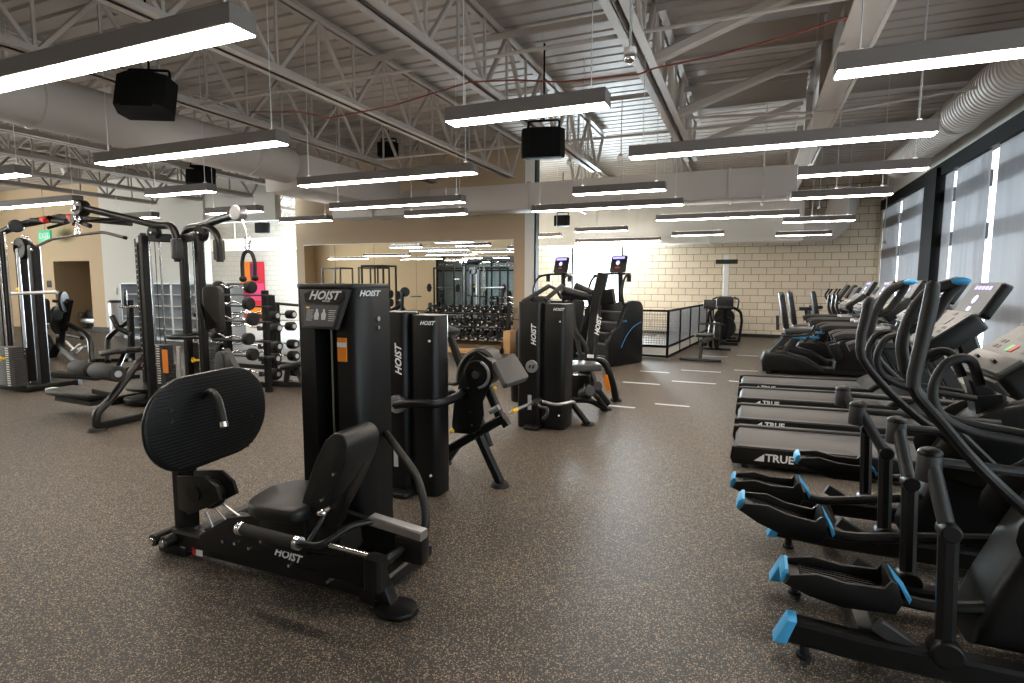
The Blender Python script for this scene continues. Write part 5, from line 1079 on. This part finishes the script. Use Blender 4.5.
for x, y in ((6, 247), (13, 243), (23, 236), (27, 237), (31, 250), (9, 380), (30, 384), (22, 378)): q = P(x, y, Yl-.12); mb.sph(q, .022, seg=8)
B(mb, 'bolt', CHR)
B(MB().bar([P(38, 388, 4.9), P(80, 382, 5.2)], .1, .08), 'floor_beam', BLK)
tag(MB().box(PZ(68, 389)+V(0, -.1, .02), (.35, .12, .03), (0, 0, .4), bev=.012).build('folded_towel', WHT), 'small white folded towel lying on the floor at left', 'towel')
# ------------------------------------------------------------------ plate loaded machines
def plate(mb, c, r, n=(0, 1, 0), th=.04):
    n = V(n).normalized(); c = V(c); mb.cyl(c-n*th/2, c+n*th/2, r, seg=28, bev=.01); mb.ring(c-n*th*.5, n, r*.93, .012, 28, 6)
    return mb
pm = thing('plate_loaded_machine', 'plate loaded incline machine with four black discs at far left', 'weight machine', (-11.5, 6.8, 0)); B = lambda mb, n, m, p=None: mb.build(n, m, p or pm, world=True)
Yp = 6.9
for x, y, r in ((64, 302, .21), (57, 320, .28), (47, 349, .3), (49, 358, .3)):
    c = P(x, y, Yp); o = B(plate(MB(), c, r, (.75, .65, 0)), 'weight_plate', IRON)
    mb = MB()
    for k in range(3): a = 2*PI*k/3+.5; mb.cyl(c+V(.1*math.cos(a)*-.65, .1*math.cos(a)*.75, .1*math.sin(a))*1.2-V(.75, .65, 0)*.03, c+V(.1*math.cos(a)*-.65, .1*math.cos(a)*.75, .1*math.sin(a))*1.2-V(.75, .65, 0)*.024, .035, seg=10)
    mb.cyl(c-V(.75, .65, 0)*.1, c+V(.75, .65, 0)*.05, .026, seg=10); B(mb, 'plate_hub', DGY, o)
B(MB().bar([P(62, 318, 7.0), P(60, 345, 7.0), PZ(90, 372, .05)], .12, .12, (0, 1, 0), .1).bar([P(70, 300, 7.0), P(64, 330, 7.0)], .1, .1).bar([P(58, 345, 7.0), P(45, 372, 6.9)], .12, .1).bar([PZ(42, 373, .05), PZ(100, 377, .05)], .12, .08), 'frame', BLK)
B(MB().tube([P(68, 324, 7.0), P(80, 330, 7.0), P(90, 338, 7.0), PZ(92, 362, .02)], .05, 10, .15).tube([P(68, 335, 6.8), P(82, 338, 6.8)], .04, 8), 'support_tube', BLK)
B(MB().bar([P(66, 341, 6.6), P(74, 349, 6.6)], .03, .03).bar([P(70, 352, 6.6), P(80, 344, 6.6)], .03, .03).bar([P(74, 356, 6.6), P(85, 346, 6.6)], .03, .03).bar([P(78, 349, 6.6), P(86, 346, 6.6)], .03, .03), 'foot_rack', ALU)
B(MB().cyl(P(53, 301, 6.7), P(64, 302, 6.9), .03, seg=10), 'sleeve', DGY)
B(MB().prism(rrect(-.16, -.24, .16, .24, .06), frame(P(41, 311, 6.6), (1, .4, 0), (0, 0, 1)), .1, bev=.03), 'back_pad', VIN)
pm2 = thing('leg_raise_machine', 'black machine with disc and curved floor tube left of the cable gym', 'weight machine', (-11, 7.6, 0)); B = lambda mb, n, m, p=None: mb.build(n, m, p or pm2, world=True)
c = P(126, 298, 7.2); B(plate(MB(), c, .17, (.6, .8, 0)), 'weight_plate', IRON); B(MB().cyl(P(120, 307, 7.0), P(150, 306, 7.2), .022, seg=8), 'bar', CHR)
B(MB().tube([PZ(108, 362, .02), P(108, 338, 7.4), P(116, 330, 7.3), P(131, 319, 7.3)], .05, 10, .15).bar([P(112, 316, 7.1), P(118, 328, 7.1), P(130, 334, 7.2)], .08, .08).bar([P(130, 300, 7.3), P(132, 360, 7.3)], .1, .1).bar([PZ(97, 360, .04), PZ(130, 360, .04)], .1, .07), 'frame', BLK)
B(MB().box(P(130, 350, 6.2), (.85, .4, .09), (0, -.1, .2), bev=.03).box(P(117, 352, 6.0), (.4, .3, .07), (0, -.15, .2), bev=.03), 'seat', VIN)
B(MB().bar([P(125, 352, 6.2), PZ(113, 378, .04)], .07, .07).bar([PZ(113, 378, .04), PZ(140, 376, .04)], .08, .06), 'seat_post', BLK)
# bin at the far wall
q = P(119, 322, 10.6)
t = thing('waste_bin', 'tall steel waste bin against the white wall at left', 'bin', (q.x, 10.6, 0)); MB().cyl((q.x, 10.6, 0), (q.x, 10.6, .95), .24, seg=24).build('bin_body', STL, t, world=True); MB().cyl((q.x, 10.6, .95), (q.x, 10.6, 1.02), .25, .2, seg=24).build('lid', DGY, t, world=True)
# fountain in the alcove
q = P(80, 312, 12); t = thing('drinking_fountain', 'two level steel drinking fountain in the alcove', 'drinking fountain', (q.x, 12, .7))
MB().span((q.x-.5, 11.9, q.z-.15), (q.x+.2, 12.5, q.z), bev=.03).build('upper_basin', STL, t, world=True); MB().span((q.x+.3, 11.8, q.z-.35), (q.x+1.1, 12.5, q.z-.2), bev=.03).build('lower_basin', STL, t, world=True)
MB().cyl((q.x-.1, 12.1, q.z), (q.x-.1, 12.1, q.z+.08), .02, seg=8).cyl((q.x+.7, 12.1, q.z-.2), (q.x+.7, 12.1, q.z-.12), .02, seg=8).build('spout', CHR, t, world=True); MB().span((q.x+.3, 12.0, .0), (q.x+1.1, 12.5, .6), bev=.02).build('cabinet', DGY, t, world=True)
# exit sign (green, lit)
q = P(45, 236, 10.9); EXG = mat('exit_green', (.03, .45, .22), .4, emit=(.05, .6, .3), es=.35)
t = thing('exit_sign', 'green lit exit sign above the wooden door', 'sign', q); MB().box(q, (.62, .06, .34), bev=.01).build('sign_body', EXG, t, world=True)
mb = MB(); mb.text('EXIT', frame((q.x, q.y-.035, q.z), (1, 0, 0), (0, 0, 1)), .24, .02); mb.build('sign_letters', LIT if False else WHT, t, world=True)
mb = MB().cyl((q.x, q.y, q.z+.17), (q.x, q.y, ZC), .012, seg=6); mb.build('sign_stem', WPAINT, t, world=True)
q = P(49.5, 284, YA); tag(MB().box((q.x, YA-.012, q.z), (.22, .02, .22), bev=.004).build('room_sign', DARK), 'small dark square room sign beside the door', 'sign'); 
q = P(88, 279, YA); 
q = P(116, 291, YA-.04); tag(MB().box((q.x, YA-.055, q.z), (.12, .02, .2), bev=.004).build('wall_switch', WPAINT), 'pale switch plate on the white wall at left', 'switch')
# glazed shelf cabinets along the white wall
gx0, gx1 = P(121, 300, 10.2).x, P(228, 300, 10.2).x; zt2, zb2 = P(160, 283, 10.2).z, .0
CABG = mat('pale_blue_cabinet', (.55, .62, .7), .3, bump=(4, .02))
n = 4; wv = (gx1-gx0)/n
for k in range(n):
    l = ['leftmost', 'second from the left', 'third from the left', 'rightmost'][k]
    t = thing('shelf_cabinet', f'pale blue grey shelf cabinet behind the cable gym, {l} of four', 'cabinet', (gx0+wv*(k+.5), 10.5, 0), 0, 'cabinets along the white wall'); a, b = gx0+wv*k, gx0+wv*(k+1)-.01
    MB().span((a, 10.2, 0), (a+.03, 10.7, zt2)).span((b-.03, 10.2, 0), (b, 10.7, zt2)).span((a, 10.68, 0), (b, 10.7, zt2)).span((a, 10.2, zt2-.03), (b, 10.7, zt2)).span((a, 10.2, 0), (b, 10.7, .08)).build('carcass', CABG, t, world=True)
    for j in range(1, 5): z = zt2*j/5; MB().span((a+.03, 10.22, z-.012), (b-.03, 10.68, z+.012)).build('shelf', WPAINT, t, world=True)
# ------------------------------------------------------------------ barbell rack
br = thing('barbell_rack', 'black upright rack of fixed barbells left of the leg press', 'barbell rack', (-7.0, 6.3, 0)); B = lambda mb, n, m, p=None: mb.build(n, m, p or br, world=True)
fr_ = PZ(268, 385); xr = fr_.x; yr_ = fr_.y+.1; xl = xr-1.05; htop = P(265, 295, yr_).z
for x in (xr, xl):
    u_ = B(post(MB(), (x, yr_, 0), (x, yr_, htop), .12, .12), 'upright', BLK)
    B(MB().box((x, yr_, .02), (.3, .5, .04), bev=.01), 'base_plate', BLK, u_)
tiers = [P(283, y, yr_).z for y in (315, 327, 345, 357, 372)]
for z in tiers:
    for x in (xr, xl): B(MB().box((x, yr_-.14, z-.03), (.05, .2, .03)).box((x, yr_-.23, z-.005), (.05, .02, .06)), 'bar_hook', DGY)
B(MB().box((xr-.02, yr_-.065, P(262, 315, yr_).z), (.06, .01, .1)), 'red_tag', RED)
B(MB().bar([(xl, yr_, .25), (xr, yr_, .25)], .07, .07), 'cross_rail', BLK)
for k, z in enumerate(tiers):
    for s in (0, 1):
        y = yr_-.17 if s == 0 else yr_+.17; dxx = random.uniform(-.04, .04)
        t = thing('fixed_barbell', f'bent chrome barbell with black heads, {ORD[k]} rack tier from top, {"near" if s == 0 else "far"} side', 'barbell', ((xl+xr)/2, y, z), 0, 'fixed barbells on the rack')
        cx = (xl+xr)/2; pts = [(xl-.28+dxx, y, z), (xl+.05, y, z), (cx-.3, y, z+.0), (cx-.18, y, z+.045), (cx-.06, y, z), (cx+.06, y, z), (cx+.18, y, z+.045), (cx+.3, y, z), (xr-.05, y, z), (xr+.28+dxx, y, z)]
        MB().tube(pts, .014, 8, .04).build('bar', CHR, t, world=True)
        for s2, xx in ((-1, xl-.26+dxx), (1, xr+.26+dxx)):
            h = MB().cyl((xx-.07, y, z), (xx+.07, y, z), .066+.004*k, seg=22, bev=.02).build('head', RUB, t, world=True)
            MB().cyl((xx+s2*.07, y, z), (xx+s2*.074, y, z), .035, seg=14).build('head_badge', SIL, h, world=True)
# second bar storage left, closer to the gym
for k, (x, y, Y, a) in enumerate(((232, 303, 5.8, .1), (236, 318, 5.8, .12), (232, 337, 5.8, .15), (236, 352, 5.8, .2), (234, 287, 5.9, .05))):
    c = P(x, y, Y); l = f'chrome bent bar with black discs, {ORD[k]} beside the back pad of the cable gym'
    t = thing('curl_bar', l, 'barbell', c, 0, 'curl bars beside the cable gym')
    MB().tube([c+V(-.45, .1, .03), c+V(-.2, 0, .03), c+V(-.1, 0, -.02), c+V(.05, 0, .03), c+V(.18, 0, -.02), c+V(.4, -.1, 0)], .014, 8, .05).build('bar', CHR, t, world=True)
    for s in (-1, 1): MB().cyl(c+V(s*.42-.05, -s*.1, 0), c+V(s*.42+.05, -s*.1, 0), .085, seg=20, bev=.02).build('head', RUB, t, world=True)
t = thing('bar_stand', 'black stand carrying the curl bars beside the cable gym', 'bar stand', P(228, 330, 5.95)); q = P(226, 300, 5.95)
MB().bar([(q.x, 5.95, 0), (q.x, 5.95, P(228, 285, 5.95).z)], .1, .1, (1, 0, 0)).bar([(q.x+.75, 5.95, 0), (q.x+.75, 5.95, P(228, 290, 5.95).z)], .08, .08, (1, 0, 0)).bar([(q.x, 5.95, .1), (q.x+.75, 5.95, .1)], .08, .08).build('upright', BLK, t, world=True)
mb = MB()
for y in (292, 303, 318, 337, 352): z = P(232, y, 5.85).z-.02; mb.span((q.x-.1, 5.8, z-.03), (q.x+.9, 5.93, z-.01))
mb.build('cradle', DGY, t, world=True)
# bench, right of the rack
bn = thing('flat_bench', 'black padded bench partly hidden by the leg press tower', 'bench', PZ(285, 378)); B = lambda mb, n, m, p=None: mb.build(n, m, p or bn, world=True)
q = P(296, 362, 6.4); B(MB().box(q+V(.35, 0, .03), (1.1, .3, .09), (0, -.2, 0), bev=.03), 'bench_pad', VIN)
a_ = PZ(281, 388); B(MB().tube([(a_.x, a_.y+.1, .05), P(288, 368, 6.3), P(296, 367, 6.4), P(303, 383, 6.3)], .04, 10, .08).bar([(a_.x-.25, a_.y+.1, .045), (a_.x+1.3, a_.y+.3, .045)], .09, .07), 'bench_frame', DGY)
# power rack bar between rack and wall
t = thing('wall_bar', 'horizontal black barbell on a stand before the bright bay', 'barbell', P(290, 304, 8)); MB().cyl(P(272, 303, 8), P(300, 305.5, 8), .025, seg=10).build('bar', BLK, t, world=True)
MB().bar([P(277, 303, 8), (P(277, 303, 8).x, 8, 0)], .07, .07, (1, 0, 0)).bar([(P(277, 303, 8).x-.4, 8, .04), (P(277, 303, 8).x+1.2, 8, .04)], .1, .08).bar([(P(277, 303, 8).x+.9, 8, .04), (P(277, 303, 8).x+.9, 8, P(300, 305, 8).z)], .07, .07, (1, 0, 0)).build('stand', BLK, t, world=True)
# painting of coloured blocks in the bright bay
Yp2 = 17.95; A, Bq = P(240.5, 262, Yp2), P(266, 311, Yp2)
t = thing('wall_painting', 'abstract painting of red, orange and purple blocks on the white block wall', 'painting', ((A.x+Bq.x)/2, Yp2, (A.z+Bq.z)/2))
ZB_ = A.z-(A.z-Bq.z)*2.2
PR = mat('paint_red', (.62, .03, .06), .6, bump=(30, .02)); PO_ = mat('paint_orange', (.85, .25, .03), .6, bump=(30, .02)); PP = mat('paint_purple', (.22, .03, .12), .6, bump=(30, .02)); PB = mat('paint_blue', (.05, .15, .35), .6, bump=(30, .02)); PK = mat('paint_pink', (.75, .08, .22), .6, bump=(30, .02))
MB().span((A.x, Yp2-.03, ZB_), (Bq.x, Yp2, A.z)).build('canvas', PR, t, world=True)
W_, H_ = Bq.x-A.x, A.z-ZB_
for m, (u0, v0, u1, v1), nm in ((PO_, (.02, .0, .42, .2), 'orange_block'), (PP, (.42, .02, .72, .14), 'purple_block'), (PK, (.42, .2, .98, .36), 'pink_block'), (PP, (.08, .3, .36, .4), 'purple_block'), (PO_, (.35, .42, .98, .52), 'orange_block'), (PB, (.1, .55, .5, .8), 'blue_block'), (PK, (.5, .6, .95, .95), 'pink_block')):
    MB().span((A.x+u0*W_, Yp2-.036, A.z-v1*H_), (A.x+u1*W_, Yp2-.03, A.z-v0*H_)).build(nm, m, t, world=True)
# ------------------------------------------------------------------ dumbbell rack in front of the mirrors
dr = thing('dumbbell_rack', 'three tier dumbbell rack along the foot of the mirrors', 'dumbbell rack', (-6.4, 11.5, 0)); B = lambda mb, n, m, p=None: mb.build(n, m, p or dr, world=True)
dx0, dx1 = P(425, 330, 11.5).x, P(505, 330, 11.5).x
for x in (dx0, dx1):
    B(MB().prism([(11.75, 0), (11.3, 0), (11.3, .08), (11.45, .2), (11.72, 1.08), (11.78, 1.08)], YZ(x), .07, bev=.01), 'rack_end', BLK)
tz = [(11.38, .3), (11.5, .6), (11.62, .9)]
for y, z in tz: B(MB().bar([(dx0, y-.1, z-.05), (dx1, y-.1, z-.05)], .06, .03, (0, 1, 0)).bar([(dx0, y+.1, z-.0), (dx1, y+.1, z-.0)], .06, .03, (0, 1, 0)), 'shelf_rail', BLK)
def dumbbell(y, z, x, r):
    t = thing('dumbbell', 'x', 'dumbbell', (x, y, z), 0, 'dumbbells on the rack')
    MB().cyl((0, -.09, -.02), (0, .09, .03), .016, seg=10).build('handle', CHR, t)
    for s in (-1, 1):
        h = MB().cyl((0, s*.07, s*.02), (0, s*.17, s*.045), r, seg=18, bev=.015).build('head', RUB, t)
        MB().cyl((0, s*.17, s*.045), (0, s*.174, s*.046), r*.45, seg=12).build('head_badge', SIL, h)
    return t
d0_ = {}
tn = ['bottom', 'middle', 'top']
for k, (y, z) in enumerate(tz):
    n = 9
    for i in range(n):
        x = dx0+.12+(dx1-dx0-.24)*i/(n-1); l = f'{ORD[i]} dumbbell from the left on the {tn[k]} tier before the mirrors'
        if k not in d0_: d0_[k] = dumbbell(y, z+.06, x, .062-.006*k); d0_[k]['label'] = l
        else: dup(d0_[k], (x, y, z+.06), random.uniform(-.12, .12), l)
tag(MB().span((P(507.5, 345, 11.6).x, 11.35, 0), (P(514.5, 345, 11.6).x, 11.85, .5), bev=.01).build('plyo_box', WOOD), 'light wood box at the right end of the dumbbell rack', 'box')
tag(MB().span((dx0-.1, 11.05, 0), (dx1+.0, 11.2, .11), bev=.01).build('wood_beam', WOOD), 'low light wood beam on the floor in front of the dumbbell rack', 'beam')
# ------------------------------------------------------------------ racks behind the camera, seen in the mirrors
def power_rack(loc, rz, label):
    t = thing('power_rack', label, 'power rack', loc, rz, 'power racks mirrored on the tan wall'); B = lambda mb, n, m, p=None: mb.build(n, m, p or t)
    for x in (-.6, .6):
        for y in (-.5, .5): B(MB().bar([(x, y, 0), (x, y, 2.35)], .08, .08, (1, 0, 0)), 'upright', BLK)
    B(MB().bar([(-.6, -.5, 2.33), (.6, -.5, 2.33)], .08, .08).bar([(-.6, .5, 2.33), (.6, .5, 2.33)], .08, .08).bar([(-.6, -.5, 2.33), (-.6, .5, 2.33)], .08, .08, (1, 0, 0)).bar([(.6, -.5, 2.33), (.6, .5, 2.33)], .08, .08, (1, 0, 0)).bar([(-.6, -.5, .05), (-.6, .5, .05)], .08, .08, (1, 0, 0)).bar([(.6, -.5, .05), (.6, .5, .05)], .08, .08, (1, 0, 0)), 'rack_beam', BLK)
    B(MB().cyl((-1.05, -.58, 1.3), (1.05, -.58, 1.3), .015, seg=10), 'bar', CHR)
    for x in (-.85, .85): B(plate(MB(), (x, -.58, 1.3), .22, (1, 0, 0)), 'weight_plate', IRON)
    for z in (.5, .95): B(plate(MB(), (.7, .5, z), .22, (1, 0, 0)), 'stored_plate', IRON); B(plate(MB(), (-.7, .5, z), .22, (1, 0, 0)), 'stored_plate', IRON)
    return t
pr0 = power_rack((-12.2, -2.6, 0), PI, 'power rack behind the camera, left of the wall opening')
for x, y, l in ((-14.8, -2.6, 'second power rack before the rear wall'), (-18.4, -1.0, 'third power rack before the rear wall'), (-20.8, -1.0, 'leftmost power rack before the rear wall'), (-16.2, 1.6, 'power rack standing alone left of the cable gym')): dup(pr0, (x, y, 0), PI, l)
